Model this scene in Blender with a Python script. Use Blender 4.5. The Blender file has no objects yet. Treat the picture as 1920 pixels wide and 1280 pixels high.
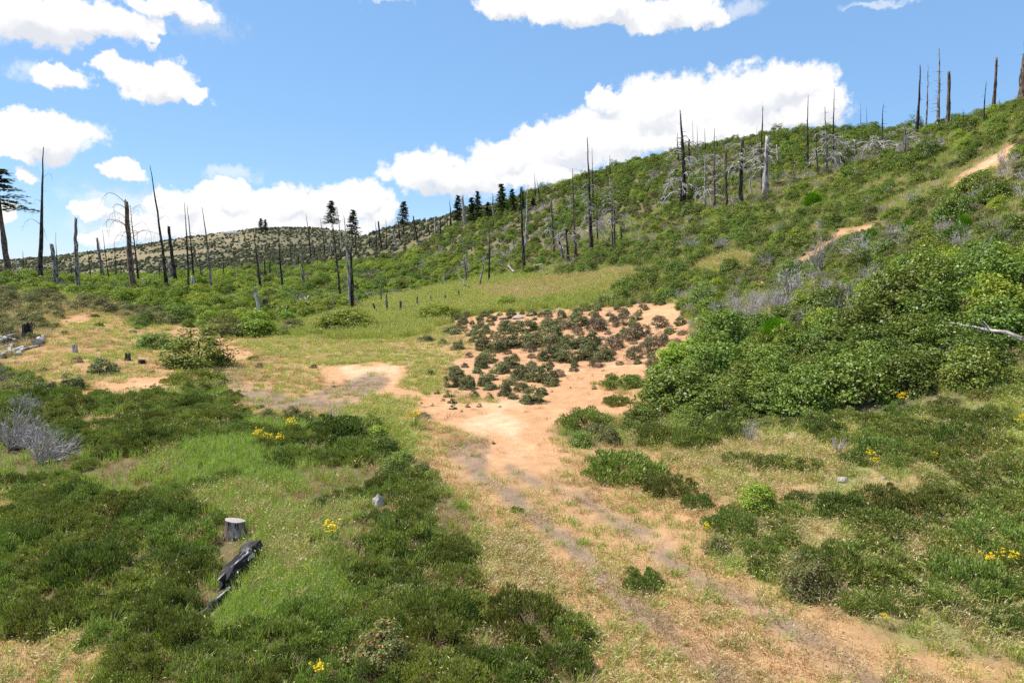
import bpy, math, random
import numpy as np
from mathutils import Vector, Matrix, Euler

R = math.radians
sc = bpy.context.scene
rng = np.random.default_rng(7)
random.seed(7)

# ------------------------------------------------------------------ camera, sky, sun, exposure
H, F, HORIZON = 6.5, 1280.0, 490.0           # camera height over the near ground, focal length in photo pixels
PITCH = math.atan((640 - HORIZON) / F)
CP, SP = math.cos(PITCH), math.sin(PITCH)
cam_d = bpy.data.cameras.new('camera')
cam_d.lens, cam_d.sensor_width = 24.0, 36.0
cam_d.clip_start, cam_d.clip_end = 0.1, 8000
cam = bpy.data.objects.new('camera', cam_d)
sc.collection.objects.link(cam)
cam.location = (0, 0, H)
cam.rotation_euler = (math.pi / 2 - PITCH, 0, 0)
sc.camera = cam

SUN_EL, SUN_AZ = 58.0, -74.0                 # azimuth clockwise from +Y (the view direction): from the left, a little ahead
sun_dir = Vector((math.cos(R(SUN_EL)) * math.sin(R(SUN_AZ)), math.cos(R(SUN_EL)) * math.cos(R(SUN_AZ)), math.sin(R(SUN_EL))))
sd = bpy.data.lights.new('sun', 'SUN')
sd.energy, sd.angle, sd.color = 4.6, R(0.53), (1.0, 0.955, 0.88)
sun = bpy.data.objects.new('sun', sd)
sc.collection.objects.link(sun)
sun.rotation_euler = sun_dir.to_track_quat('Z', 'Y').to_euler()
sun.location = (-60, 30, 120)

vs = sc.view_settings
vs.view_transform, vs.look, vs.gamma, vs.exposure, vs.use_curve_mapping = 'Standard', 'None', 1.0, 0.6, False
sc.cycles.max_bounces, sc.cycles.diffuse_bounces, sc.cycles.glossy_bounces = 4, 3, 1
sc.cycles.transmission_bounces, sc.cycles.transparent_max_bounces = 3, 4
sc.cycles.caustics_reflective = sc.cycles.caustics_refractive = False
sc.cycles.use_denoising = False
sc.cycles.use_adaptive_sampling, sc.cycles.adaptive_threshold = True, 0.02
sc.cycles.sample_clamp_indirect = 4.0

# cumulus clouds, each an (x, y, half-width, half-height) ellipse read off the photograph and turned into sky angles
CLOUDS = [(60,28,160,52),(180,42,120,42),(330,15,85,26),(275,70,42,16),(118,147,66,26),(285,152,84,40),(340,178,60,15),(228,130,40,24),
 (62,258,128,46),(20,232,75,30),(30,286,75,16),(45,330,26,16),(6,398,24,16),(240,322,46,19),(166,388,36,19),(205,442,48,18),
 (332,388,62,38),(420,374,70,34),(520,386,80,38),(600,392,80,44),(672,378,66,40),(718,402,30,28),(470,424,235,34),(275,430,62,22),
 (785,322,70,40),(860,330,90,38),(950,300,80,42),(1040,275,82,44),(1000,332,110,26),(1130,258,110,56),(1220,205,90,66),(1140,190,42,24),
 (1300,210,112,66),(1400,182,100,64),(1470,156,90,46),(1540,192,66,46),(1350,242,125,36),(1500,216,100,26),(1250,272,160,26),
 (950,12,75,28),(1050,18,100,32),(1150,14,120,36),(1250,24,92,34),(1320,30,46,24)]
WISPS = [(720,4,55,9),(1680,3,110,8),(45,130,40,22),(380,40,60,40),(1390,15,60,20),(250,395,120,40),(430,330,60,14)]

def ray(px, py):
    u = (np.asarray(px, float) - 960) / F
    v = (640 - np.asarray(py, float)) / F
    return np.stack([u + 0 * v, CP + v * SP + 0 * u, -SP + v * CP + 0 * u], -1)

def sky_angles(px, py):
    d = ray(px, py)
    return math.degrees(math.atan2(d[0], d[1])), math.degrees(math.atan2(d[2], math.hypot(d[0], d[1])))

def build_world():
    w = bpy.data.worlds.new('World')
    sc.world = w
    w.use_nodes = True
    nt = w.node_tree
    N, L = nt.nodes, nt.links
    N.clear()
    out = N.new('ShaderNodeOutputWorld')
    bg = N.new('ShaderNodeBackground')
    bg.inputs['Strength'].default_value = 0.125
    L.new(bg.outputs[0], out.inputs[0])
    sky = N.new('ShaderNodeTexSky')
    sky.sky_type = 'NISHITA'
    sky.sun_disc = False
    sky.sun_elevation, sky.sun_rotation = R(SUN_EL), R(SUN_AZ)
    sky.altitude, sky.air_density, sky.dust_density, sky.ozone_density = 1300, 1.0, 0.15, 3.0
    tc = N.new('ShaderNodeTexCoord')
    def math_(op, a, b=None, c=None):
        n = N.new('ShaderNodeMath'); n.operation = op
        for i, x in enumerate((a, b, c)):
            if x is None: continue
            if isinstance(x, (int, float)): n.inputs[i].default_value = x
            else: L.new(x, n.inputs[i])
        return n.outputs[0]
    sep = N.new('ShaderNodeSeparateXYZ'); L.new(tc.outputs['Generated'], sep.inputs[0])
    az = math_('MULTIPLY', math_('ARCTAN2', sep.outputs[0], sep.outputs[1]), 180 / math.pi)
    el = math_('MULTIPLY', math_('ARCSINE', sep.outputs[2]), 180 / math.pi)
    # the same run of cumulus carries on right round the sky, and overhead
    azw = math_('WRAP', az, 41.0, -41.0)
    elw = math_('PINGPONG', el, 25.5)
    comb = N.new('ShaderNodeCombineXYZ'); L.new(azw, comb.inputs[0]); L.new(elw, comb.inputs[1])
    # ragged edges: push the lookup about with noise
    def noise(scale, detail, rough=0.55):
        n = N.new('ShaderNodeTexNoise'); n.inputs['Scale'].default_value = scale
        n.inputs['Detail'].default_value = detail; n.inputs['Roughness'].default_value = rough
        L.new(tc.outputs['Generated'], n.inputs['Vector'])
        return n
    wn = noise(14, 4, 0.6)
    off = N.new('ShaderNodeVectorMath'); off.operation = 'SUBTRACT'
    L.new(wn.outputs['Color'], off.inputs[0]); off.inputs[1].default_value = (0.5, 0.5, 0.5)
    offs = N.new('ShaderNodeVectorMath'); offs.operation = 'MULTIPLY'
    L.new(off.outputs[0], offs.inputs[0]); offs.inputs[1].default_value = (3.4, 2.2, 0)
    wn2 = noise(46, 5, 0.6)
    off2 = N.new('ShaderNodeVectorMath'); off2.operation = 'MULTIPLY_ADD'
    L.new(wn2.outputs['Color'], off2.inputs[0]); off2.inputs[1].default_value = (2.6, 2.0, 0); off2.inputs[2].default_value = (-1.3, -1.0, 0)
    both = N.new('ShaderNodeVectorMath'); both.operation = 'ADD'
    L.new(offs.outputs[0], both.inputs[0]); L.new(off2.outputs[0], both.inputs[1])
    add = N.new('ShaderNodeVectorMath'); add.operation = 'ADD'
    L.new(comb.outputs[0], add.inputs[0]); L.new(both.outputs[0], add.inputs[1])
    P = add.outputs[0]
    def field(items, k, P=P):
        acc = None
        for (cx, cy, rx, ry) in items:
            a, e = sky_angles(cx, cy)
            a2, _ = sky_angles(cx + rx, cy); _, e2 = sky_angles(cx, cy - ry)
            s = N.new('ShaderNodeVectorMath'); s.operation = 'SUBTRACT'
            L.new(P, s.inputs[0]); s.inputs[1].default_value = (a, e, 0)
            m = N.new('ShaderNodeVectorMath'); m.operation = 'MULTIPLY'
            L.new(s.outputs[0], m.inputs[0]); m.inputs[1].default_value = (1 / max(a2 - a, .1), 1 / max(e2 - e, .1), 0)
            ln = N.new('ShaderNodeVectorMath'); ln.operation = 'LENGTH'
            L.new(m.outputs[0], ln.inputs[0])
            d = ln.outputs['Value']
            acc = d if acc is None else math_('SMOOTH_MIN', acc, d, k)
        return acc
    def ramp(val, lo, hi, a=0.0, b=1.0):
        n = N.new('ShaderNodeMapRange'); n.interpolation_type = 'SMOOTHSTEP'
        n.inputs['From Min'].default_value, n.inputs['From Max'].default_value = lo, hi
        n.inputs['To Min'].default_value, n.inputs['To Max'].default_value = a, b
        L.new(val, n.inputs['Value'])
        return n.outputs[0]
    d = field(CLOUDS, 0.12)
    fine = noise(34, 7, 0.62).outputs['Fac']
    d2 = math_('ADD', d, math_('MULTIPLY', math_('SUBTRACT', fine, 0.5), 1.35))
    mask = ramp(d2, 1.18, 0.80)
    dw = math_('ADD', field(WISPS, 0.3), math_('MULTIPLY', math_('SUBTRACT', noise(22, 6, 0.7).outputs['Fac'], 0.5), 3.0))
    wmask = math_('MULTIPLY', ramp(dw, 1.3, 0.2), 0.5)
    mask = math_('MAXIMUM', mask, wmask)
    # cloud brightness: sunlit tops white, bases and folds a soft blue grey
    upv = N.new('ShaderNodeVectorMath'); upv.operation = 'ADD'
    L.new(P, upv.inputs[0]); upv.inputs[1].default_value = (-.5, .9, 0)
    da = field(CLOUDS, 0.12, upv.outputs[0])
    body = math_('SUBTRACT', d, da)
    body = math_('ADD', body, math_('MULTIPLY', math_('SUBTRACT', noise(16, 6).outputs['Fac'], 0.5), 1.9))
    body = ramp(body, -.15, .75)
    cr = N.new('ShaderNodeMix'); cr.data_type = 'RGBA'
    cr.inputs['A'].default_value = (5.6, 5.6, 5.6, 1)
    cr.inputs['B'].default_value = (4.15, 4.3, 4.6, 1)
    L.new(body, cr.inputs['Factor'])
    gain = N.new('ShaderNodeMix'); gain.data_type = 'RGBA'; gain.blend_type = 'MIX'
    gain.inputs['Factor'].default_value = 0.62
    L.new(sky.outputs[0], gain.inputs['A']); gain.inputs['B'].default_value = (1.30, 2.70, 4.75, 1)
    mx = N.new('ShaderNodeMix'); mx.data_type = 'RGBA'
    L.new(mask, mx.inputs['Factor']); L.new(gain.outputs['Result'], mx.inputs['A']); L.new(cr.outputs['Result'], mx.inputs['B'])
    L.new(mx.outputs['Result'], bg.inputs['Color'])
build_world()
sc.world.cycles.sampling_method, sc.world.cycles.sample_map_resolution = 'MANUAL', 256

# ------------------------------------------------------------------ small helpers
def hash2(ix, iy, seed):
    h = (ix.astype(np.int64) * 374761393 + iy.astype(np.int64) * 668265263 + seed * 1274126177) & 0xffffffff
    h = ((h ^ (h >> 13)) * 1274126177) & 0xffffffff
    return ((h ^ (h >> 16)) & 0xffff) / 65535.0

def vnoise(x, y, seed=0):
    x, y = np.asarray(x, float), np.asarray(y, float)
    ix, iy = np.floor(x), np.floor(y)
    fx, fy = x - ix, y - iy
    fx, fy = fx * fx * (3 - 2 * fx), fy * fy * (3 - 2 * fy)
    a, b = hash2(ix, iy, seed), hash2(ix + 1, iy, seed)
    c, d = hash2(ix, iy + 1, seed), hash2(ix + 1, iy + 1, seed)
    return (a * (1 - fx) + b * fx) * (1 - fy) + (c * (1 - fx) + d * fx) * fy

def fbm(x, y, seed=0, oct_=4):
    s, a, t = 0, 0.5, 0
    for o in range(oct_):
        s = s + a * vnoise(np.asarray(x) * 2 ** o + 17.3 * o, np.asarray(y) * 2 ** o - 9.1 * o, seed + o)
        t += a; a *= 0.5
    return s / t - 0.5

def sstep(a, b, x):
    t = np.clip((x - a) / (b - a), 0, 1)
    return t * t * (3 - 2 * t)

# ------------------------------------------------------------------ terrain heights (metres) on lines of sight
YK = [4, 10, 15, 20, 27, 36, 48, 62, 80, 105, 140, 190, 260, 360, 500, 700, 900, 1200, 3000]
COL = {  # photo column -> ground height at the forward distances above
 -250: [0, 0, 0, .1, .4, .9, 1.6, 2.6, 3.4, 3.0, 1.5, -2, -7, -13, -13, -8, -2, -8, -40],
 0:    [0, 0, 0, 0, .2, .5, 1.2, 2.2, 3.3, 3.4, 2.2, -1, -6, -12, -12, -5, 7, 0, -40],
 120:  [0, 0, 0, 0, .15, .4, 1.0, 1.9, 3.0, 3.0, 2, 0, -4, -7, -4, 4, 14, 6, -40],
 250:  [0, 0, 0, 0, .1, .3, .7, 1.5, 2.4, 2.6, 2, 0, -3, -3, 3, 13, 26, 16, -40],
 380:  [0, 0, 0, 0, 0, .15, .35, .7, 1.6, 2.0, 2, 1.5, 0, 1, 7, 19, 41, 30, -40],
 500:  [0, 0, 0, 0, 0, 0, .1, .3, 1.0, 1.5, 2.0, 3.3, 4, 6, 11, 26, 52, 38, -40],
 620:  [0, 0, 0, 0, 0, 0, .2, .4, .7, 1.1, 2.0, 4, 7, 11, 15, 27, 50, 36, -40],
 750:  [0, 0, 0, 0, 0, .1, .4, .7, .8, .9, 2.0, 5.5, 13, 27, 25, 24, 34, 22, -40],
 870:  [0, 0, 0, 0, 0, .1, .7, 1.3, 1.8, 2.6, 6, 15.5, 27, 29, 22, 20, 20, 10, -40],
 1000: [0, 0, 0, 0, .05, .3, 1.2, 2.1, 3.4, 5.7, 13, 26, 29, 24, 16, 10, 5, 0, -40],
 1200: [0, 0, 0, .1, .25, .8, 2.2, 3.7, 6.4, 11.6, 22.5, 34, 31, 22, 14, 10, 5, 0, -40],
 1400: [0, 0, .2, .5, 1.0, 2.4, 4.5, 7.4, 11.4, 18, 29, 40.5, 36, 26, 18, 10, 5, 0, -40],
 1600: [0, .1, .4, 1.0, 2.2, 4.1, 6.8, 10.3, 15.2, 22.3, 31.5, 40, 36, 27, 18, 10, 5, 0, -40],
 1800: [0, .2, .7, 1.6, 3.5, 6.1, 9.8, 14.4, 20.5, 27.5, 31, 33, 30, 26, 18, 10, 5, 0, -40],
 1920: [0, .3, .9, 2.1, 4.3, 7.5, 12.6, 19.4, 26.0, 28.5, 30, 31, 30, 26, 18, 10, 5, 0, -40],
 2300: [0, .4, 1.3, 2.8, 5.6, 9.5, 15.5, 22, 28, 32, 33, 33, 30, 26, 18, 10, 5, 0, -40]}
NT, NR = 720, 520
R0, R1 = 3.0, 3200.0
def build_height_grid():
    lr = np.linspace(math.log(R0), math.log(R1), NR)
    ths, rows = [], []
    for px in sorted(COL):
        a = (px - 960) / F
        ths.append(math.degrees(math.atan(a)))
        rows.append(np.interp(lr, np.log(np.array(YK) * math.sqrt(1 + a * a)), COL[px]))
    flat = np.interp(lr, np.log([3, 20, 60, 150, 400, 3000]), [0, 0, 1, 0, -8, -40])
    rise = np.interp(lr, np.log([3, 10, 20, 40, 80, 160, 400, 3000]), [0, .6, 2.8, 9, 22, 30, 24, -40])
    mid = (flat + rise) / 2
    for th, r in ((85, rise), (120, rise * .7 + flat * .3), (180, flat), (-85, flat), (-120, flat), (-180, flat)):
        ths.append(th); rows.append(r)
    o = np.argsort(ths); ths = np.array(ths)[o]; rows = np.array(rows)[o]
    tg = np.linspace(-180, 180, NT, endpoint=False)
    Z = np.stack([np.interp(tg, ths, rows[:, j]) for j in range(NR)], 1)
    def blur(A, n, axis):
        k = np.hanning(2 * n + 3)[1:-1]; k /= k.sum()
        B = np.zeros_like(A)
        for i, wgt in enumerate(k):
            s = i - n
            if axis == 0: B += wgt * np.roll(A, s, 0)
            else: B += wgt * A[:, np.clip(np.arange(NR) - s, 0, NR - 1)]
        return B
    return blur(blur(Z, 6, 0), 7, 1)
ZG = build_height_grid()

def height(X, Y):
    X, Y = np.asarray(X, float), np.asarray(Y, float)
    r = np.hypot(X, Y)
    t = (np.degrees(np.arctan2(X, Y)) + 180) / 360 * NT
    l = np.clip((np.log(np.maximum(r, R0)) - math.log(R0)) / (math.log(R1) - math.log(R0)) * (NR - 1), 0, NR - 1.001)
    i0 = np.floor(t).astype(int); ft = t - i0; j0 = np.floor(l).astype(int); fl = l - j0
    i0 %= NT; i1 = (i0 + 1) % NT
    z = (ZG[i0, j0] * (1 - ft) + ZG[i1, j0] * ft) * (1 - fl) + (ZG[i0, j0 + 1] * (1 - ft) + ZG[i1, j0 + 1] * ft) * fl
    z = z + 0.10 * fbm(X / 1.3, Y / 1.3, 3, 3) + 0.42 * fbm(X / 6.5, Y / 6.5, 11, 3)
    z = z + 2.2 * fbm(X / 42, Y / 42, 23, 3) * sstep(70, 220, r) + 16 * fbm(X / 150, Y / 150, 31, 3) * sstep(300, 800, r)
    return z

_LR = np.exp(np.linspace(math.log(4), math.log(2500), 700))
def hit(px, py):
    """where the line of sight through a pixel first meets the ground"""
    d = ray(px, py)
    Pts = d[None, :] / d[1] * _LR[:, None]
    zz = H + Pts[:, 2]
    below = zz < height(Pts[:, 0], Pts[:, 1])
    k = int(np.argmax(below)) if below.any() else None
    if k is None: return None
    a, b = _LR[max(k - 1, 0)], _LR[k]
    for _ in range(14):
        m = (a + b) / 2
        p = d / d[1] * m
        if H + p[2] < height(p[0], p[1]): b = m
        else: a = m
    p = d / d[1] * b
    return np.array([p[0], p[1], float(height(p[0], p[1]))])

def ridge(px, py, dist=150):
    """ground at a known distance below a pixel column, for things rooted just behind a crest"""
    d = ray(px, py); p = d / d[1] * dist
    return np.array([p[0], p[1], float(height(p[0], p[1]))])

def crest(px):
    """distance of the skyline ground in a photo column"""
    for y in range(150, 640, 4):
        p = hit(px, y)
        if p is not None: return p[1]
    return 150.0

def project(X, Y, Z):
    dz = Z - H
    dep = Y * CP - dz * SP
    dep = np.where(dep < 0.3, np.nan, dep)
    return 960 + F * X / dep, 640 - F * (Y * SP + dz * CP) / dep, dep

# ------------------------------------------------------------------ what covers the ground, drawn as outlines on the photograph
RW, RH = 480, 320
cover = np.full((RH, RW), ord('H'), np.uint8)
_gx, _gy = np.meshgrid((np.arange(RW) + .5) * 4, (np.arange(RH) + .5) * 4)
def poly(c, *pts):
    inside = np.zeros((RH, RW), bool)
    n = len(pts)
    for i in range(n):
        (x1, y1), (x2, y2) = pts[i], pts[(i + 1) % n]
        if y1 == y2: continue
        cond = ((y1 > _gy) != (y2 > _gy)) & (_gx < (x2 - x1) * (_gy - y1) / (y2 - y1) + x1)
        inside ^= cond
    cover[inside] = ord(c)
def line(c, w0, w1, *pts):
    n = len(pts) - 1
    for i in range(n):
        (x1, y1), (x2, y2) = pts[i], pts[i + 1]
        t = np.clip(((_gx - x1) * (x2 - x1) + (_gy - y1) * (y2 - y1)) / ((x2 - x1) ** 2 + (y2 - y1) ** 2), 0, 1)
        d = np.hypot(_gx - x1 - t * (x2 - x1), (_gy - y1 - t * (y2 - y1)) * 1.6)
        cover[d < w0 + (w1 - w0) * (i + t) / n] = ord(c)
# V valley scrub, L olive scrub bank, T tan stubble, B grey-brown wheel track, S orange sand, P pale sand, G green grass,
# Y yellow-green meadow, D blond grass, C low dark carpet, O scrub oak thicket, R mixed low scrub and grass, M manzanita on sand
poly('V', (0,500),(560,500),(900,470),(980,520),(880,565),(700,600),(560,640),(420,640),(330,612),(100,590),(0,560))
poly('L', (0,548),(200,565),(340,600),(330,612),(240,600),(110,600),(100,640),(150,650),(100,690),(0,700))
poly('T', (0,690),(30,665),(90,640),(110,592),(215,588),(260,620),(330,606),(425,632),(560,630),(700,640),(860,600),(1270,570),(1290,600),(1265,690),(1210,705),
     (1240,775),(1040,812),(1100,835),(1300,835),(1420,800),(1620,850),(1560,900),(1500,935),(1350,960),(1340,1030),(1480,1110),(1700,1215),(1920,1245),(1920,1280),
     (1120,1280),(1090,1190),(1010,1118),(890,1130),(895,1050),(885,985),(840,915),(760,860),(700,800),(640,790),(455,790),(440,750),(400,722),(300,748),(150,745),(60,720))
poly('C', (0,742),(100,742),(200,746),(350,728),(435,748),(458,792),(640,796),(712,830),(772,885),(832,935),(878,985),(893,1060),(880,1130),(1010,1115),(1090,1190),(1125,1280),(0,1280))
poly('T', (0,1185),(120,1172),(225,1205),(190,1280),(0,1280)); poly('T', (0,915),(40,925),(38,960),(0,965))
poly('T', (150,778),(260,765),(270,772),(165,795)); poly('T', (140,798),(215,795),(200,812),(145,812))
poly('G', (255,905),(300,850),(400,815),(500,835),(545,880),(590,930),(520,925),(420,895),(330,905))
poly('G', (440,905),(560,950),(640,955),(690,925),(720,950),(650,985),(650,1060),(690,1105),(640,1150),(520,1190),(390,1195),(370,1170),(470,1060),(455,985),(330,950),(360,925))
poly('G', (840,915),(880,940),(905,1010),(890,1050),(870,980)); poly('G',(450,790),(640,797),(600,812),(470,812))
poly('Y', (540,632),(560,612),(720,560),(900,520),(1180,520),(1110,570),(960,588),(860,602),(790,632),(700,640),(620,650))
poly('N', (450,645),(560,630),(700,638),(790,630),(850,605),(830,640),(850,690),(760,688),(600,688),(500,672)); poly('N', (690,700),(820,690),(830,735),(740,735)); poly('N', (560,770),(700,740),(780,770),(830,850),(760,850),(700,798))
poly('D', (870,545),(1000,525),(1180,505),(1200,520),(1130,550),(960,570)); poly('D', (1310,505),(1350,480),(1410,480),(1400,500),(1330,520))
poly('D', (900,1010),(980,1000),(1040,1060),(1060,1110),(1010,1115),(905,1110)); poly('D', (1230,825),(1330,835),(1440,805),(1610,850),(1550,905),(1340,930),(1290,890))
poly('Y', (700,775),(745,775),(790,830),(770,850))
poly('M', (830,600),(900,590),(1270,570),(1288,600),(1262,680),(1150,690),(1050,720),(1000,760),(930,745),(830,730),(850,680),(900,655))
poly('S', (600,692),(700,680),(765,684),(745,725),(850,755),(1000,760),(1060,700),(1150,688),(1262,675),(1215,705),(1110,722),(1190,736),(1212,772),(1090,790),(1040,812),(1055,850),(1010,900),(930,885),(925,835),(850,805),(765,745),(680,735),(615,716))
poly('P', (880,800),(960,780),(1000,800),(985,830),(950,822),(890,815)); poly('P', (640,690),(745,684),(735,706),(660,716)); poly('P', (890,750),(1000,755),(1000,770),(900,765))
poly('S', (1180,612),(1225,585),(1275,562),(1278,600),(1240,625)); poly('S', (400,640),(440,650),(480,668),(430,685),(410,670)); poly('S', (330,608),(420,632),(400,645),(330,625))
poly('S', (165,722),(330,712),(335,728),(220,742)); poly('S', (1480,490),(1510,468),(1560,455),(1550,478),(1505,492)); poly('S', (1545,458),(1580,430),(1645,418),(1640,432),(1590,450))
poly('S', (1775,350),(1800,322),(1850,295),(1910,262),(1908,282),(1850,318),(1790,352)); poly('S', (1385,530),(1432,518),(1434,532),(1400,538)); poly('S', (105,600),(160,588),(160,602),(115,608))
poly('P', (1800,330),(1850,300),(1880,288),(1850,314))
poly('R', (1420,800),(1700,770),(1920,715),(1920,1235),(1700,1205),(1480,1105),(1345,1035),(1355,965),(1500,935),(1560,900),(1620,850))
poly('D', (1480,960),(1560,985),(1590,1050),(1500,1040)); poly('Y',(1840,760),(1920,740),(1920,860),(1880,870)); poly('D',(1690,1010),(1780,1000),(1760,1040),(1690,1045))
poly('O', (1205,705),(1300,640),(1420,640),(1490,560),(1620,560),(1700,510),(1920,480),(1920,640),(1760,700),(1700,770),(1540,795),(1370,790),(1240,772))
line('B', 10, 34, (875,835),(905,885),(1000,965),(1100,1040),(1180,1115),(1290,1210),(1370,1290))
line('B', 10, 34, (965,885),(1090,935),(1200,1005),(1330,1085),(1450,1165),(1560,1240),(1620,1290))
line('B', 22, 30, (425,700),(470,745),(560,765),(640,745),(700,720)); poly('B', (850,825),(930,830),(930,870),(880,880))

def cover_at(X, Y, jit=1.0):
    X, Y = np.asarray(X, float), np.asarray(Y, float)
    px, py, dep = project(X, Y, height(X, Y))
    wob = jit * np.clip(900 / np.maximum(np.nan_to_num(dep, nan=5), 5), 3, 30)
    px = px + wob * (1.0 * fbm(X / 1.1, Y / 1.1, 51, 4) + 2.2 * fbm(X / 4.5, Y / 4.5, 53, 3))
    py = py + wob * (0.7 * fbm(X / 1.1, Y / 1.1, 61, 4) + 0.9 * fbm(X / 4.5, Y / 4.5, 63, 3))
    ok = np.isfinite(px)
    i = np.clip(np.nan_to_num(px) / 4, 0, RW - 1).astype(int)
    j = np.clip(np.nan_to_num(py, nan=1279) / 4, 0, RH - 1).astype(int)
    c = cover[j, i].copy()
    c[(~ok) | (np.nan_to_num(py) > 1300)] = ord('T')
    return c

# ------------------------------------------------------------------ materials
def mat_new(name):
    m = bpy.data.materials.new(name); m.use_nodes = True
    nt = m.node_tree; nt.nodes.clear()
    return m, nt, nt.nodes, nt.links
def nd(N, t, **kw):
    n = N.new(t)
    for k, v in kw.items():
        if k in n.inputs: n.inputs[k].default_value = v
        else: setattr(n, k, v)
    return n
def mixc(N, L, f, a, b, mode='MIX'):
    n = N.new('ShaderNodeMix'); n.data_type = 'RGBA'; n.blend_type = mode
    for k, v in (('Factor', f), ('A', a), ('B', b)):
        if isinstance(v, bpy.types.NodeSocket): L.new(v, n.inputs[k])
        elif k == 'Factor': n.inputs[k].default_value = v
        else: n.inputs[k].default_value = (*v, 1)
    return n.outputs['Result']

def leaf_mat(name, a, b, c=None, frac=0.0, trans=0.30, gloss=0.02, spread=0.5):
    m, nt, N, L = mat_new(name)
    geo = nd(N, 'ShaderNodeNewGeometry'); oi = nd(N, 'ShaderNodeObjectInfo')
    col = mixc(N, L, geo.outputs['Random Per Island'], a, b)
    if c:
        fr = nd(N, 'ShaderNodeMath', operation='FRACT')
        mu = nd(N, 'ShaderNodeMath', operation='MULTIPLY'); L.new(geo.outputs['Random Per Island'], mu.inputs[0]); mu.inputs[1].default_value = 37.7
        L.new(mu.outputs[0], fr.inputs[0])
        lt = nd(N, 'ShaderNodeMath', operation='LESS_THAN'); L.new(fr.outputs[0], lt.inputs[0]); lt.inputs[1].default_value = frac
        col = mixc(N, L, lt.outputs[0], col, c)
    hs = nd(N, 'ShaderNodeHueSaturation')
    r2 = nd(N, 'ShaderNodeMapRange'); L.new(oi.outputs['Random'], r2.inputs[0])
    r2.inputs['To Min'].default_value, r2.inputs['To Max'].default_value = 1 - spread * .62, 1 + spread * .62
    m3 = nd(N, 'ShaderNodeMath', operation='MULTIPLY'); L.new(oi.outputs['Random'], m3.inputs[0]); m3.inputs[1].default_value = 53.3
    f3 = nd(N, 'ShaderNodeMath', operation='FRACT'); L.new(m3.outputs[0], f3.inputs[0])
    r3 = nd(N, 'ShaderNodeMapRange'); L.new(f3.outputs[0], r3.inputs[0])
    r3.inputs['To Min'].default_value, r3.inputs['To Max'].default_value = .5 - .035 * spread * 2, .5 + .004 * spread * 2
    L.new(r2.outputs[0], hs.inputs['Value']); L.new(r3.outputs[0], hs.inputs['Hue']); L.new(col, hs.inputs['Color'])
    col = hs.outputs[0]
    df = nd(N, 'ShaderNodeBsdfDiffuse'); tr = nd(N, 'ShaderNodeBsdfTranslucent'); gl = nd(N, 'ShaderNodeBsdfGlossy', Roughness=0.42)
    L.new(col, df.inputs[0])
    L.new(mixc(N, L, 1.0, col, (1.1, 1.15, .6), 'MULTIPLY'), tr.inputs[0])
    gl.inputs[0].default_value = (.9, .95, .9, 1)
    m1 = nd(N, 'ShaderNodeMixShader', Fac=trans); L.new(df.outputs[0], m1.inputs[1]); L.new(tr.outputs[0], m1.inputs[2])
    m2 = nd(N, 'ShaderNodeMixShader', Fac=gloss); L.new(m1.outputs[0], m2.inputs[1]); L.new(gl.outputs[0], m2.inputs[2])
    out = nd(N, 'ShaderNodeOutputMaterial'); L.new(m2.outputs[0], out.inputs[0])
    return m

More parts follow.
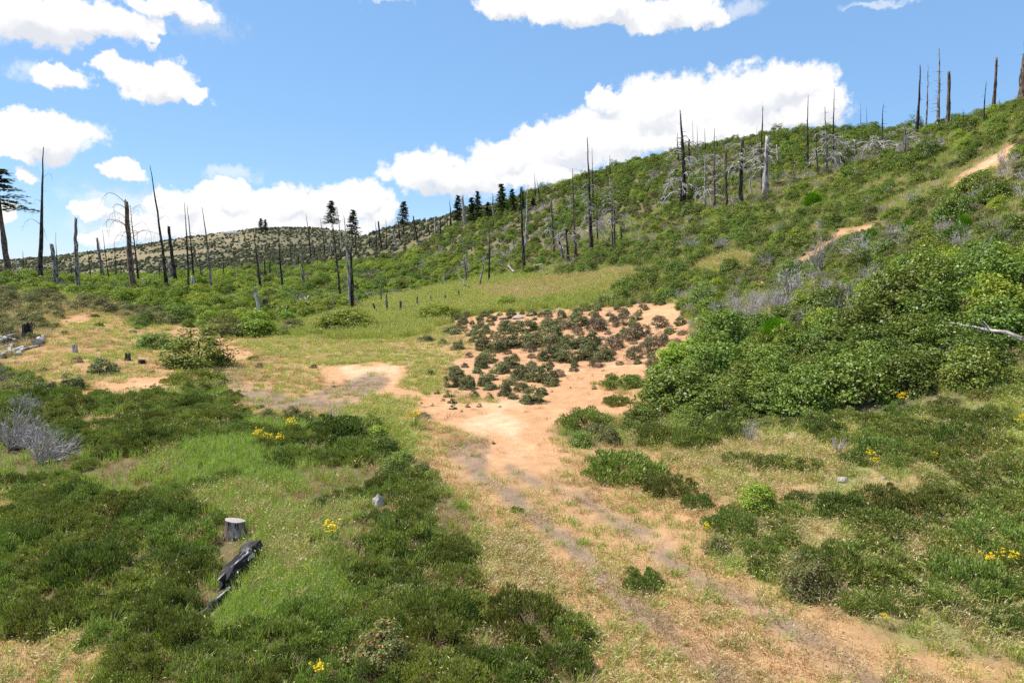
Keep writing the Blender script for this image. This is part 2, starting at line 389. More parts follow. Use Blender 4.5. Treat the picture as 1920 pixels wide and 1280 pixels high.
def wood_mat(name, dark, light, amount, zs=0.25, scale=6.0, third=None, rough=0.85):
    """weathered or burnt wood: long vertical streaks of two colours, fine grain relief"""
    m, nt, N, L = mat_new(name)
    tc = nd(N, 'ShaderNodeTexCoord'); mp = nd(N, 'ShaderNodeMapping'); mp.inputs['Scale'].default_value = (1, 1, zs)
    oi = nd(N, 'ShaderNodeObjectInfo')
    L.new(tc.outputs['Object'], mp.inputs[0])
    av = nd(N, 'ShaderNodeVectorMath', operation='ADD'); L.new(mp.outputs[0], av.inputs[0])
    sv = nd(N, 'ShaderNodeVectorMath', operation='SCALE'); sv.inputs[0].default_value = (9, 7, 5); L.new(oi.outputs['Random'], sv.inputs['Scale']); L.new(sv.outputs[0], av.inputs[1])
    n1 = nd(N, 'ShaderNodeTexNoise', Scale=scale, Detail=6.0, Roughness=.65); L.new(av.outputs[0], n1.inputs['Vector'])
    n2 = nd(N, 'ShaderNodeTexNoise', Scale=scale * 7, Detail=3.0); L.new(av.outputs[0], n2.inputs['Vector'])
    mr = nd(N, 'ShaderNodeMapRange'); L.new(n1.outputs['Fac'], mr.inputs[0])
    c = 1 - amount
    mr.inputs['From Min'].default_value, mr.inputs['From Max'].default_value = .3 + .4 * c - .05, .3 + .4 * c + .05
    col = mixc(N, L, mr.outputs[0], dark, light)
    if third:
        n3 = nd(N, 'ShaderNodeTexNoise', Scale=scale * .6, Detail=4.0); L.new(av.outputs[0], n3.inputs['Vector'])
        m4 = nd(N, 'ShaderNodeMapRange'); L.new(n3.outputs['Fac'], m4.inputs[0]); m4.inputs['From Min'].default_value, m4.inputs['From Max'].default_value = .52, .6
        col = mixc(N, L, m4.outputs[0], col, third)
    m5 = nd(N, 'ShaderNodeMapRange'); L.new(n2.outputs['Fac'], m5.inputs[0]); m5.inputs['From Min'].default_value, m5.inputs['From Max'].default_value = .25, .75
    m5.inputs['To Min'].default_value, m5.inputs['To Max'].default_value = .55, 1.35
    cv = nd(N, 'ShaderNodeCombineColor'); [L.new(m5.outputs[0], cv.inputs[i]) for i in range(3)]
    col = mixc(N, L, 1.0, col, cv.outputs[0], 'MULTIPLY')
    b = nd(N, 'ShaderNodeBsdfPrincipled', Roughness=rough); L.new(col, b.inputs['Base Color']); b.inputs['Specular IOR Level'].default_value = .25
    bp = nd(N, 'ShaderNodeBump', Strength=.6, Distance=.02); L.new(n2.outputs['Fac'], bp.inputs['Height']); L.new(bp.outputs[0], b.inputs['Normal'])
    out = nd(N, 'ShaderNodeOutputMaterial'); L.new(b.outputs[0], out.inputs[0])
    return m

def plain_mat(name, col, var=.25, scale=8, rough=.9, bump=.4):
    m, nt, N, L = mat_new(name)
    tc = nd(N, 'ShaderNodeTexCoord'); n1 = nd(N, 'ShaderNodeTexNoise', Scale=scale, Detail=6.0, Roughness=.65); L.new(tc.outputs['Object'], n1.inputs['Vector'])
    c = mixc(N, L, n1.outputs['Fac'], tuple(x * (1 - var) for x in col), tuple(min(x * (1 + var), .9) for x in col))
    b = nd(N, 'ShaderNodeBsdfPrincipled', Roughness=rough); L.new(c, b.inputs['Base Color']); b.inputs['Specular IOR Level'].default_value = .2
    bp = nd(N, 'ShaderNodeBump', Strength=bump, Distance=.03); L.new(n1.outputs['Fac'], bp.inputs['Height']); L.new(bp.outputs[0], b.inputs['Normal'])
    out = nd(N, 'ShaderNodeOutputMaterial'); L.new(b.outputs[0], out.inputs[0])
    return m

MAT = dict(
    oak=leaf_mat('oak_leaves', (.070, .125, .018), (.165, .245, .034), (.28, .33, .09), .12, trans=.22),
    bright=leaf_mat('bright_leaves', (.13, .215, .020), (.25, .33, .035), (.32, .37, .08), .08),
    carpet=leaf_mat('carpet_leaves', (.095, .150, .026), (.215, .285, .052), (.34, .36, .14), .18, trans=.2, spread=.55),
    olive=leaf_mat('olive_leaves', (.105, .130, .040), (.20, .215, .075), (.25, .19, .09), .12),
    manz=leaf_mat('manzanita_leaves', (.11, .125, .042), (.20, .22, .080), (.36, .36, .22), .10, gloss=.015, trans=.18, spread=.35),
    brown=leaf_mat('brownish_leaves', (.11, .105, .055), (.20, .18, .10), (.24, .16, .09), .2, trans=.15),
    red=leaf_mat('red_tipped_leaves', (.12, .16, .04), (.23, .26, .08), (.48, .21, .08), .16, gloss=.02, spread=.1),
    broom=leaf_mat('broom_stems', (.08, .23, .008), (.15, .33, .014), trans=.25, spread=.15),
    conifer=leaf_mat('conifer_needles', (.035, .062, .026), (.08, .11, .045), trans=.1, spread=.4),
    farleaf=leaf_mat('far_scrub_leaves', (.085, .105, .05), (.15, .165, .08), (.19, .19, .10), .2, trans=.1, spread=.7),
    greengrass=leaf_mat('green_grass', (.18, .31, .04), (.34, .47, .10), (.54, .50, .28), .20, trans=.35, spread=.35),
    meadow=leaf_mat('meadow_grass', (.26, .33, .05), (.43, .45, .11), (.55, .49, .25), .25, trans=.35, spread=.35),
    blond=leaf_mat('blond_grass', (.46, .34, .15), (.64, .53, .30), (.34, .34, .09), .12, trans=.3, spread=.3),
    stubble=leaf_mat('stubble_grass', (.36, .20, .095), (.50, .315, .155), (.30, .29, .09), .16, trans=.25, spread=.4),
    greytwig=leaf_mat('grey_twigs', (.28, .25, .23), (.50, .46, .43), trans=.0, gloss=.02, spread=.3),
    flower=leaf_mat('yellow_petals', (.80, .55, .01), (.88, .70, .02), trans=.3, spread=.1),
    white_flower=leaf_mat('white_petals', (.75, .74, .68), (.85, .84, .8), trans=.3, spread=.1),
    stem=plain_mat('brown_stems', (.10, .07, .05)),
    char=wood_mat('charred_wood', (.012, .011, .012), (.09, .075, .065), .35, third=(.13, .10, .085)),
    silver=wood_mat('silver_wood', (.31, .28, .26), (.55, .51, .47), .5, third=(.16, .14, .13)),
    charlog=wood_mat('charred_log', (.022, .020, .022), (.46, .42, .40), .27, zs=.12, scale=9, third=(.075, .065, .065)),
    brush=wood_mat('bleached_twigs', (.30, .265, .245), (.50, .455, .425), .55),
    mixed=wood_mat('half_burnt_wood', (.03, .026, .026), (.42, .38, .35), .5, third=(.20, .15, .12)),
    brownw=wood_mat('scorched_bark', (.05, .037, .03), (.24, .165, .12), .5),
    cut=plain_mat('pale_cut_wood', (.36, .315, .28), .35, 9),
    rock=plain_mat('pale_rock', (.36, .315, .285), .45, 4),
    ochre=plain_mat('ochre_rock', (.60, .40, .20), .3, 5),
    post=wood_mat('grey_post_wood', (.07, .06, .055), (.24, .20, .17), .5),
    plaster=plain_mat('pale_plaster', (.72, .70, .66), .08, 1),
    roof=plain_mat('grey_roof', (.28, .25, .24), .15, 1),
    glass=plain_mat('dark_glass', (.03, .035, .04), .1, 1, .15, 0),
)

# ------------------------------------------------------------------ mesh helpers
def new_mesh(name, V, faces, mats, mi=None, smooth=False):
    """faces: list of int arrays (n,3) / (n,4)"""
    me = bpy.data.meshes.new(name)
    V = np.asarray(V, np.float32)
    me.vertices.add(len(V)); me.vertices.foreach_set('co', V.ravel())
    faces = [np.asarray(f, np.int32) for f in faces if len(f)]
    tot = np.concatenate([np.full(len(f), f.shape[1], np.int32) for f in faces])
    idx = np.concatenate([f.ravel() for f in faces])
    me.loops.add(len(idx)); me.loops.foreach_set('vertex_index', idx)
    me.polygons.add(len(tot)); me.polygons.foreach_set('loop_start', np.concatenate([[0], np.cumsum(tot)[:-1]]).astype(np.int32))
    for m in mats: me.materials.append(m)
    if mi is not None: me.polygons.foreach_set('material_index', np.asarray(mi, np.int32))
    me.polygons.foreach_set('use_smooth', np.full(len(tot), smooth))
    me.update(calc_edges=True)
    return me

class MB:
    """collects quads/tris of one mesh"""
    def __init__(s): s.V, s.Q, s.T, s.n = [], [], [], 0
    def add(s, V, Q=(), T=()):
        V = np.asarray(V, float)
        if len(Q): s.Q.append(np.asarray(Q) + s.n)
        if len(T): s.T.append(np.asarray(T) + s.n)
        s.V.append(V); s.n += len(V)
    def mesh(s, name, mat, smooth=False):
        f = []
        if s.Q: f.append(np.concatenate(s.Q))
        if s.T: f.append(np.concatenate(s.T))
        return new_mesh(name, np.concatenate(s.V), f, [mat], smooth=smooth)
    def tube(s, pts, rad, sides=6, cap=True, jag=0.0, rs=None):
        pts = np.asarray(pts, float); n = len(pts)
        rad = np.broadcast_to(np.asarray(rad, float), (n,)) if np.ndim(rad) else np.full(n, rad)
        tan = np.gradient(pts, axis=0); tan /= np.linalg.norm(tan, axis=1)[:, None] + 1e-9
        ref = np.array([1., 0, 0]) if abs(tan[:, 0]).mean() < .8 else np.array([0, 1., 0])
        u = np.cross(tan, ref); u /= np.linalg.norm(u, axis=1)[:, None] + 1e-9
        w = np.cross(tan, u)
        a = np.arange(sides) / sides * 2 * math.pi
        rr = rad[:, None] * np.ones(sides)
        if rs is not None: rr = rr * rs
        V = pts[:, None] + rr[..., None] * (np.cos(a)[None, :, None] * u[:, None] + np.sin(a)[None, :, None] * w[:, None])
        if jag: V[-1] += tan[-1] * (np.random.default_rng(int(abs(pts).sum() * 1000) % 9999).uniform(-1, 1, sides) * jag)[:, None]
        V = V.reshape(-1, 3)
        i = np.arange(n - 1)[:, None] * sides; k = np.arange(sides)[None]; k2 = (k + 1) % sides
        Q = np.stack([i + k, i + k2, i + sides + k2, i + sides + k], -1).reshape(-1, 4)
        T = []
        if cap:
            V = np.vstack([V, pts[-1], pts[0]])
            c = len(V) - 2; b = (n - 1) * sides
            T = [(b + j, b + (j + 1) % sides, c) for j in range(sides)] + [((j + 1) % sides, j, c + 1) for j in range(sides)]
        s.add(V, Q, T)
    def leaves(s, C, Nrm, length, width, g, along=None):
        n = len(C)
        Nrm = Nrm / (np.linalg.norm(Nrm, axis=1)[:, None] + 1e-9)
        t = g.normal(size=(n, 3)) if along is None else along
        t = t - (t * Nrm).sum(1)[:, None] * Nrm
        t /= np.linalg.norm(t, axis=1)[:, None] + 1e-9
        b = np.cross(Nrm, t)
        L = (length * g.uniform(.65, 1.3, n))[:, None] if np.ndim(length) == 0 else length[:, None]
        W = L * (width / length) if np.ndim(length) == 0 else width[:, None]
        V = np.stack([C - t * L * .5, C + b * W * .5 - t * L * .08, C + t * L * .5, C - b * W * .5 - t * L * .08], 1).reshape(-1, 3)
        s.add(V, np.arange(4 * n).reshape(n, 4))

def unit(g, n):
    v = g.normal(size=(n, 3)); return v / np.linalg.norm(v, axis=1)[:, None]

COLL = sc.collection
def link(name, me, parent=None, loc=None, rot=None, scale=None):
    o = bpy.data.objects.new(name, me); COLL.objects.link(o)
    if parent is not None: o.parent = parent
    if loc is not None: o.location = tuple(loc)
    if rot is not None: o.rotation_euler = rot
    if scale is not None: o.scale = scale if np.ndim(scale) else (scale,) * 3
    return o
def tag(o, label=None, cat=None, group=None, kind=None):
    if label: o['label'] = label
    if cat: o['category'] = cat
    if group: o['group'] = group
    if kind: o['kind'] = kind
    return o

# ------------------------------------------------------------------ ground sheet
GCOL = {'H': (.15, .13, .065), 'V': (.14, .14, .06), 'L': (.24, .19, .09), 'T': (.41, .245, .118), 'B': (.25, .178, .122), 'N': (.37, .29, .115), 'S': (.50, .275, .140),
        'P': (.57, .39, .235), 'G': (.20, .18, .08), 'Y': (.34, .33, .12), 'D': (.46, .36, .18), 'C': (.16, .13, .06), 'O': (.10, .095, .045), 'R': (.22, .22, .08), 'M': (.47, .26, .14)}
def build_ground():
    th = np.concatenate([np.linspace(-180, -52, 60, endpoint=False), np.linspace(-52, 52, 470, endpoint=False), np.linspace(52, 180, 60, endpoint=False)])
    rr = np.concatenate([[0.01, 1.0, 2.2], np.exp(np.linspace(math.log(3.2), math.log(3100), 470))])
    T, RR = np.meshgrid(np.radians(th), rr)
    X, Y = RR * np.sin(T), RR * np.cos(T)
    Z = height(X, Y)
    cv = cover_at(X.ravel(), Y.ravel()).reshape(X.shape)
    lut = np.zeros((256, 3)); lut[:] = GCOL['H']
    for k, v in GCOL.items(): lut[ord(k)] = v
    col = lut[cv]
    # far hills: dry grass between dark scrub
    far = sstep(220, 420, RR)[..., None]
    f = sstep(.02, .2, fbm(X / 70, Y / 70, 77, 4))[..., None]
    col = col * (1 - far) + far * (np.array([.15, .135, .075]) * (1 - f) + np.array([.235, .19, .11]) * f)
    # soften the edges between covers, and let patches of sand and dry litter show through
    for _ in range(2):
        col[1:-1] = (col[:-2] + 2 * col[1:-1] + col[2:]) / 4
        col = (np.roll(col, 1, 1) + 2 * col + np.roll(col, -1, 1)) / 4
    p = sstep(.05, .22, fbm(X / 1.7, Y / 1.7, 91, 4))[..., None] * (1 - far) * .55
    isT = np.isin(cv, [ord('T'), ord('B'), ord('D'), ord('L'), ord('R'), ord('N')])[..., None]
    col = np.where(isT, col * (1 - p) + np.array([.48, .28, .15]) * p, col)
    q = sstep(.08, .2, fbm(X / 2.3, Y / 2.3, 95, 4))[..., None] * .5
    isS = np.isin(cv, [ord('S'), ord('M'), ord('P')])[..., None]
    col = np.where(isS, col * (1 - q) + np.array([.58, .37, .21]) * q, col)
    nr, ntm = X.shape
    V = np.stack([X, Y, Z], -1).reshape(-1, 3)
    i = np.arange(nr - 1)[:, None] * ntm; k = np.arange(ntm)[None]; k2 = (k + 1) % ntm
    Q = np.stack([i + k, i + ntm + k, i + ntm + k2, i + k2], -1).reshape(-1, 4)[:, ::-1]
    m, nt, N, L = mat_new('hillside_soil')
    at = nd(N, 'ShaderNodeAttribute'); at.attribute_name = 'soil'
    tc = nd(N, 'ShaderNodeTexCoord')
    n1 = nd(N, 'ShaderNodeTexNoise', Scale=1.6, Detail=8.0, Roughness=.72); L.new(tc.outputs['Object'], n1.inputs['Vector'])
    n2 = nd(N, 'ShaderNodeTexNoise', Scale=14.0, Detail=5.0, Roughness=.7); L.new(tc.outputs['Object'], n2.inputs['Vector'])
    mr = nd(N, 'ShaderNodeMapRange'); L.new(n1.outputs['Fac'], mr.inputs[0]); mr.inputs['From Min'].default_value, mr.inputs['From Max'].default_value = .28, .72
    mr.inputs['To Min'].default_value, mr.inputs['To Max'].default_value = .72, 1.26
    mr2 = nd(N, 'ShaderNodeMapRange'); L.new(n2.outputs['Fac'], mr2.inputs[0]); mr2.inputs['From Min'].default_value, mr2.inputs['From Max'].default_value = .25, .75
    mr2.inputs['To Min'].default_value, mr2.inputs['To Max'].default_value = .78, 1.18
    mm = nd(N, 'ShaderNodeMath', operation='MULTIPLY'); L.new(mr.outputs[0], mm.inputs[0]); L.new(mr2.outputs[0], mm.inputs[1])
    vm = nd(N, 'ShaderNodeVectorMath', operation='SCALE'); L.new(at.outputs['Color'], vm.inputs[0]); L.new(mm.outputs[0], vm.inputs['Scale'])
    b = nd(N, 'ShaderNodeBsdfPrincipled', Roughness=.95); L.new(vm.outputs[0], b.inputs['Base Color']); b.inputs['Specular IOR Level'].default_value = .1
    bp = nd(N, 'ShaderNodeBump', Strength=.7, Distance=.06); L.new(n2.outputs['Fac'], bp.inputs['Height']); L.new(bp.outputs[0], b.inputs['Normal'])
    out = nd(N, 'ShaderNodeOutputMaterial'); L.new(b.outputs[0], out.inputs[0])
    me = new_mesh('ground', V, [Q], [m], smooth=True)
    ca = me.color_attributes.new('soil', 'FLOAT_COLOR', 'POINT')
    ca.data.foreach_set('color', np.concatenate([col.reshape(-1, 3), np.ones((nr * ntm, 1))], 1).astype(np.float32).ravel())
    tag(link('ground', me), kind='structure')
build_ground()

# ------------------------------------------------------------------ shrub prototypes (unit size: 1 m wide, 1 m high, scaled per plant)
def shrub_meshes(kind, seed, mat, w, h, clumps, per, leaf, lw, cr, up=.35, dome=1.0, needle=False, stems=8, low=1.0):
    """a shrub of clumped foliage in real metres (w wide, h high); returns (foliage mesh, stem mesh)"""
    g = np.random.default_rng(seed)
    d = unit(g, clumps * 3); d = d[d[:, 2] > -.12][:clumps]; n = len(d)
    lobes = unit(g, 6); amp = g.uniform(-.30, .22, 6)
    rad = 1 + sum(a * np.exp(-6 * (1 - d @ l)) for a, l in zip(amp, lobes))
    rr = g.uniform(.30, 1, n) ** .45 * rad
    C = d * rr[:, None] * np.array([w / 2 - cr * .6, w / 2 - cr * .6, h - cr * .8])
    C[:, 2] = np.maximum(C[:, 2] * g.uniform(low, 1, n), cr * .25)
    f = MB()
    crs = cr * g.uniform(.6, 1.25, n)
    cs = np.repeat(np.arange(n), per)
    o = unit(g, n * per); o[:, 2] = np.where(o[:, 2] < -.35, -o[:, 2], o[:, 2])
    rad2 = g.uniform(.25, 1, n * per) ** .5
    P = C[cs] + o * (rad2 * crs[cs])[:, None] * np.array([1, 1, .8])
    P[:, 2] = np.maximum(P[:, 2], .01)
    out = d[cs]
    if needle:   # narrow upright sprigs
        al = o * .6 + out * .3 + np.array([0, 0, .75]) + g.normal(size=o.shape) * .35
        nrm = np.cross(al, g.normal(size=o.shape))
        f.leaves(P, nrm, leaf, lw, g, along=al)
    else:
        nrm = o * .55 + out * .3 + np.array([0, 0, up]) + g.normal(size=o.shape) * .45
        f.leaves(P, nrm, leaf, lw, g)
    fm = f.mesh(kind + '_foliage', mat)
    s = MB()
    for k in g.choice(n, min(stems, n), replace=False):
        e = C[k]; b = np.array([e[0], e[1], 0]) * .12
        mid = b * .5 + e * .5 + np.array([0, 0, h * .08]) + g.normal(size=3) * .05 * w
        s.tube([b - [0, 0, .06], b * .6 + mid * .4, mid, e], np.array([.022, .018, .013, .005]) * max(w, .6) * .8, 4)
    return fm, s.mesh(kind + '_stem', MAT['stem'])

PRO = {}
def proto(kind, mat, w, h, n=4, **kw):
    PRO[kind] = [(*shrub_meshes(kind, 100 * len(PRO) + i, MAT[mat], w, h, **kw), w, h) for i in range(n)]
proto('oak', 'oak', 2.6, 1.9, clumps=90, per=60, leaf=.105, lw=.062, cr=.36)
proto('bright', 'bright', 2.4, 1.7, clumps=80, per=55, leaf=.11, lw=.065, cr=.36)
proto('carpet', 'carpet', 1.7, .62, n=6, clumps=62, per=120, leaf=.066, lw=.021, cr=.165, needle=True, stems=5, low=.55)
proto('mound', 'carpet', 1.5, .9, n=4, clumps=52, per=120, leaf=.072, lw=.024, cr=.185, needle=True, stems=5, low=.6)
proto('olive', 'olive', 1.6, 1.0, clumps=70, per=60, leaf=.075, lw=.032, cr=.22)
proto('manz', 'manz', 1.3, .85, clumps=75, per=70, leaf=.060, lw=.034, cr=.16, up=.15)
proto('brown', 'brown', 1.4, .8, clumps=60, per=50, leaf=.06, lw=.028, cr=.18, up=.1)
proto('red', 'red', 1.9, 1.25, n=2, clumps=90, per=60, leaf=.07, lw=.045, cr=.22)
proto('seedling', 'manz', .34, .3, n=3, clumps=12, per=26, leaf=.05, lw=.028, cr=.07, stems=3)
proto('far', 'farleaf', 5.0, 3.6, n=3, clumps=60, per=26, leaf=.5, lw=.34, cr=.85)

def broom_mesh(seed):
    g = np.random.default_rng(seed); f = MB()
    n = 5200
    d = unit(g, n); d[:, 2] = abs(d[:, 2]) + .05
    d /= np.linalg.norm(d, axis=1)[:, None]
    r = g.uniform(.3, 1, n) ** .4
    P = d * r[:, None] * np.array([.5, .5, .82])
    f.leaves(P, np.cross(d, g.normal(size=d.shape)), .16, .012, g, along=d + np.array([0, 0, .5]) + g.normal(size=d.shape) * .12)
    return f.mesh('broom_foliage', MAT['broom'])
BROOM = [broom_mesh(i) for i in range(2)]

def dead_shrub_mesh(seed, n=26, spread=1.0, lean=(0, 0)):
    """bare grey brush: stems fanning from one root, each forking twice"""
    g = np.random.default_rng(seed); f = MB()
    for k in range(n):
        a = g.uniform(0, 2 * math.pi); t = g.uniform(.15, 1.0) * spread
        d = np.array([math.cos(a) * t + lean[0], math.sin(a) * t + lean[1], g.uniform(.5, 1.1)]); d /= np.linalg.norm(d)
        p = np.array([math.cos(a), math.sin(a), 0]) * .06
        L = g.uniform(.55, 1.0)
        pts = [p]
        for q in range(4):
            d = d + g.normal(size=3) * .14; d /= np.linalg.norm(d)
            pts.append(pts[-1] + d * L / 4)
        f.tube(pts, [.012, .010, .008, .006, .003], 4, cap=False)
        for q in (1, 2, 2, 3, 3):
            e = d + g.normal(size=3) * .55; e /= np.linalg.norm(e)
            l = L * g.uniform(.18, .42)
            m1 = pts[q] + e * l * .5; e2 = e + g.normal(size=3) * .3
            m2 = m1 + e2 * l * .5
            f.tube([pts[q], m1, m2], [.007, .005, .002], 3, cap=False)
            for _ in range(2):
                e3 = e + g.normal(size=3) * .6; e3 /= np.linalg.norm(e3)
                f.tube([m1, m1 + e3 * l * .5], [.004, .0015], 3, cap=False)
    return f.mesh('dead_brush', MAT['brush'])
DEAD = [dead_shrub_mesh(i) for i in range(4)]
DEADFAN = dead_shrub_mesh(44, 64, 1.35, (.7, 0))

def tuft_mesh(name, seed, mat, n, h, spread, wid, lean=.5, seed_heads=False):
    g = np.random.default_rng(seed)
    a = g.uniform(0, 2 * math.pi, n); r = g.uniform(0, spread, n) ** 1.0
    B = np.stack([np.cos(a) * r, np.sin(a) * r, np.full(n, -.02)], 1)
    a2 = a + g.normal(size=n) * .8
    hh = h * g.uniform(.45, 1.15, n); ln = g.uniform(.1, 1, n) * lean
    dv = np.stack([np.cos(a2), np.sin(a2), 0 * a2], 1)
    M = B + dv * (hh * ln * .35)[:, None] + np.array([0, 0, 1]) * (hh * .6)[:, None]
    E = B + dv * (hh * ln)[:, None] + np.array([0, 0, 1]) * (hh * (1 - .25 * ln))[:, None]
    w = np.stack([-np.sin(a2 + .6), np.cos(a2 + .6), 0 * a2], 1) * (wid / 2)
    V = np.stack([B - w, B + w, M + w * .8, M - w * .8, E], 1).reshape(-1, 3)
    i = np.arange(n)[:, None] * 5
    f = MB(); f.add(V, i + np.array([[0, 1, 2, 3]]), i + np.array([[3, 2, 4]]))
    if seed_heads:
        k = g.choice(n, n // 2, replace=False)
        f.leaves(E[k], np.cross(dv[k], g.normal(size=(len(k), 3))), .07, .022, g, along=dv[k] * .5 + np.array([0, 0, 1.]))
    return f.mesh(name, mat)
TUFT = {
    'green': [tuft_mesh('green_tuft', i, MAT['greengrass'], 34, .36, .20, .012) for i in range(4)],
    'meadow': [tuft_mesh('meadow_tuft', 10 + i, MAT['meadow'], 34, .42, .26, .013, seed_heads=True) for i in range(4)],
    'blond': [tuft_mesh('blond_tuft', 20 + i, MAT['blond'], 30, .38, .22, .010, .7, True) for i in range(4)],
    'stubble': [tuft_mesh('stubble_tuft', 30 + i, MAT['stubble'], 26, .16, .22, .010, 1.0) for i in range(4)],
}

# ------------------------------------------------------------------ instanced masses that nobody could count
def mass(name, label, cat, P, rotz, scale, idx, meshes):
    """one object: points on the ground, each carrying one of a few plant meshes"""
    col = bpy.data.collections.new(name + '_plants')
    for i, me in enumerate(meshes):
        col.objects.link(bpy.data.objects.new('%s_plant_%02d' % (name, i), me))
    me = bpy.data.meshes.new(name)
    n = len(P)
    me.vertices.add(n); me.vertices.foreach_set('co', np.asarray(P, np.float32).ravel())
    a = me.attributes.new('rot', 'FLOAT_VECTOR', 'POINT')
    tilt = rng.normal(0, .07, (n, 2))
    a.data.foreach_set('vector', np.column_stack([tilt, rotz]).astype(np.float32).ravel())
    a = me.attributes.new('scl', 'FLOAT_VECTOR', 'POINT'); a.data.foreach_set('vector', np.asarray(scale, np.float32).ravel())
    a = me.attributes.new('pick', 'INT', 'POINT'); a.data.foreach_set('value', np.asarray(idx, np.int32))
    ng = bpy.data.node_groups.new(name, 'GeometryNodeTree')
    ng.interface.new_socket('Geometry', in_out='INPUT', socket_type='NodeSocketGeometry')
    ng.interface.new_socket('Geometry', in_out='OUTPUT', socket_type='NodeSocketGeometry')
    N, L = ng.nodes, ng.links
    gi, go = N.new('NodeGroupInput'), N.new('NodeGroupOutput')
    iop = N.new('GeometryNodeInstanceOnPoints'); ci = N.new('GeometryNodeCollectionInfo')
    ci.inputs['Collection'].default_value = col; ci.inputs['Separate Children'].default_value = True; ci.inputs['Reset Children'].default_value = True
    def na(nm, t):
        x = N.new('GeometryNodeInputNamedAttribute'); x.data_type = t; x.inputs['Name'].default_value = nm
        return x.outputs['Attribute']
    e2r = N.new('FunctionNodeEulerToRotation')
    L.new(na('rot', 'FLOAT_VECTOR'), e2r.inputs[0])
    L.new(gi.outputs[0], iop.inputs['Points']); L.new(ci.outputs[0], iop.inputs['Instance']); iop.inputs['Pick Instance'].default_value = True
    L.new(na('pick', 'INT'), iop.inputs['Instance Index']); L.new(e2r.outputs[0], iop.inputs['Rotation']); L.new(na('scl', 'FLOAT_VECTOR'), iop.inputs['Scale'])
    L.new(iop.outputs[0], go.inputs[0])
    o = link(name, me)
    md = o.modifiers.new('plants', 'NODES'); md.node_group = ng
    return tag(o, label, cat, kind='stuff')

def wedge(n, r0, r1, k=1.0, half=47):
    """n points in front of the viewer's wedge; number per square metre falls off as r^-k"""
    u = rng.uniform(0, 1, n); e = 2 - k
    r = (r0 ** e + u * (r1 ** e - r0 ** e)) ** (1 / e)
    t = np.radians(rng.uniform(-half, half, n))
    return r * np.sin(t), r * np.cos(t)

# ------------------------------------------------------------------ shrubs
class Thin:
    def __init__(s): s.d = {}
    def ok(s, x, y, r):
        i, j = int(x // 4), int(y // 4)
        for a in (i - 1, i, i + 1):
            for b in (j - 1, j, j + 1):
                for (p, q, t) in s.d.get((a, b), ()):
                    if (p - x) ** 2 + (q - y) ** 2 < (.5 * (r + t)) ** 2: return False
        return True
    def add(s, x, y, r): s.d.setdefault((int(x // 4), int(y // 4)), []).append((x, y, r))
thin = Thin()

def make_shrub(name, kind, p, wm, hm, label, group=None, cat='shrub', stem=True):
    pr = PRO[kind][random.randrange(len(PRO[kind]))]
    root = bpy.data.objects.new(name, None); COLL.objects.link(root); root.empty_display_size = .2
    root.location = (p[0], p[1], p[2] - .04); root.rotation_euler = (0, 0, random.uniform(0, 6.28))
    root.scale = (wm / pr[2], wm / pr[2] * random.uniform(.85, 1.1), hm / pr[3])
    link('foliage', pr[0], root)
    if stem: link('stem', pr[1], root)
    tag(root, label, cat, group)
    return root

NAME = {'oak': 'scrub_oak', 'bright': 'leafy_shrub', 'carpet': 'chamise_mat', 'mound': 'chamise_mound', 'olive': 'sage_shrub', 'manz': 'manzanita_shrub', 'brown': 'sparse_shrub', 'red': 'red_tipped_shrub', 'seedling': 'seedling'}
# bare spots: where stumps, logs, rocks and dead brush lie the plants keep off
CLEAR = [(*hit(x, y)[:2], r) for x, y, r in ((440,1012,.75),(440,1030,.6),(468,1050,.6),(450,1078,.7),(432,1108,.6),(405,1135,.6),(380,1165,.5),(709,948,.45),(1580,906,.8),(1657,900,.6),(140,662,1.2),(240,678,1.2),(266,684,1.2),
         (20,850,1.3),(75,875,1.5),(30,660,3.0),(20,675,2.5),(60,655,2.5),(970,600,1.6),(270,728,1.8),(300,726,1.8),(235,731,1.6),(325,722,1.2),(330,727,1.0))]
for x, y, r in CLEAR: thin.add(x, y, r * 1.6)
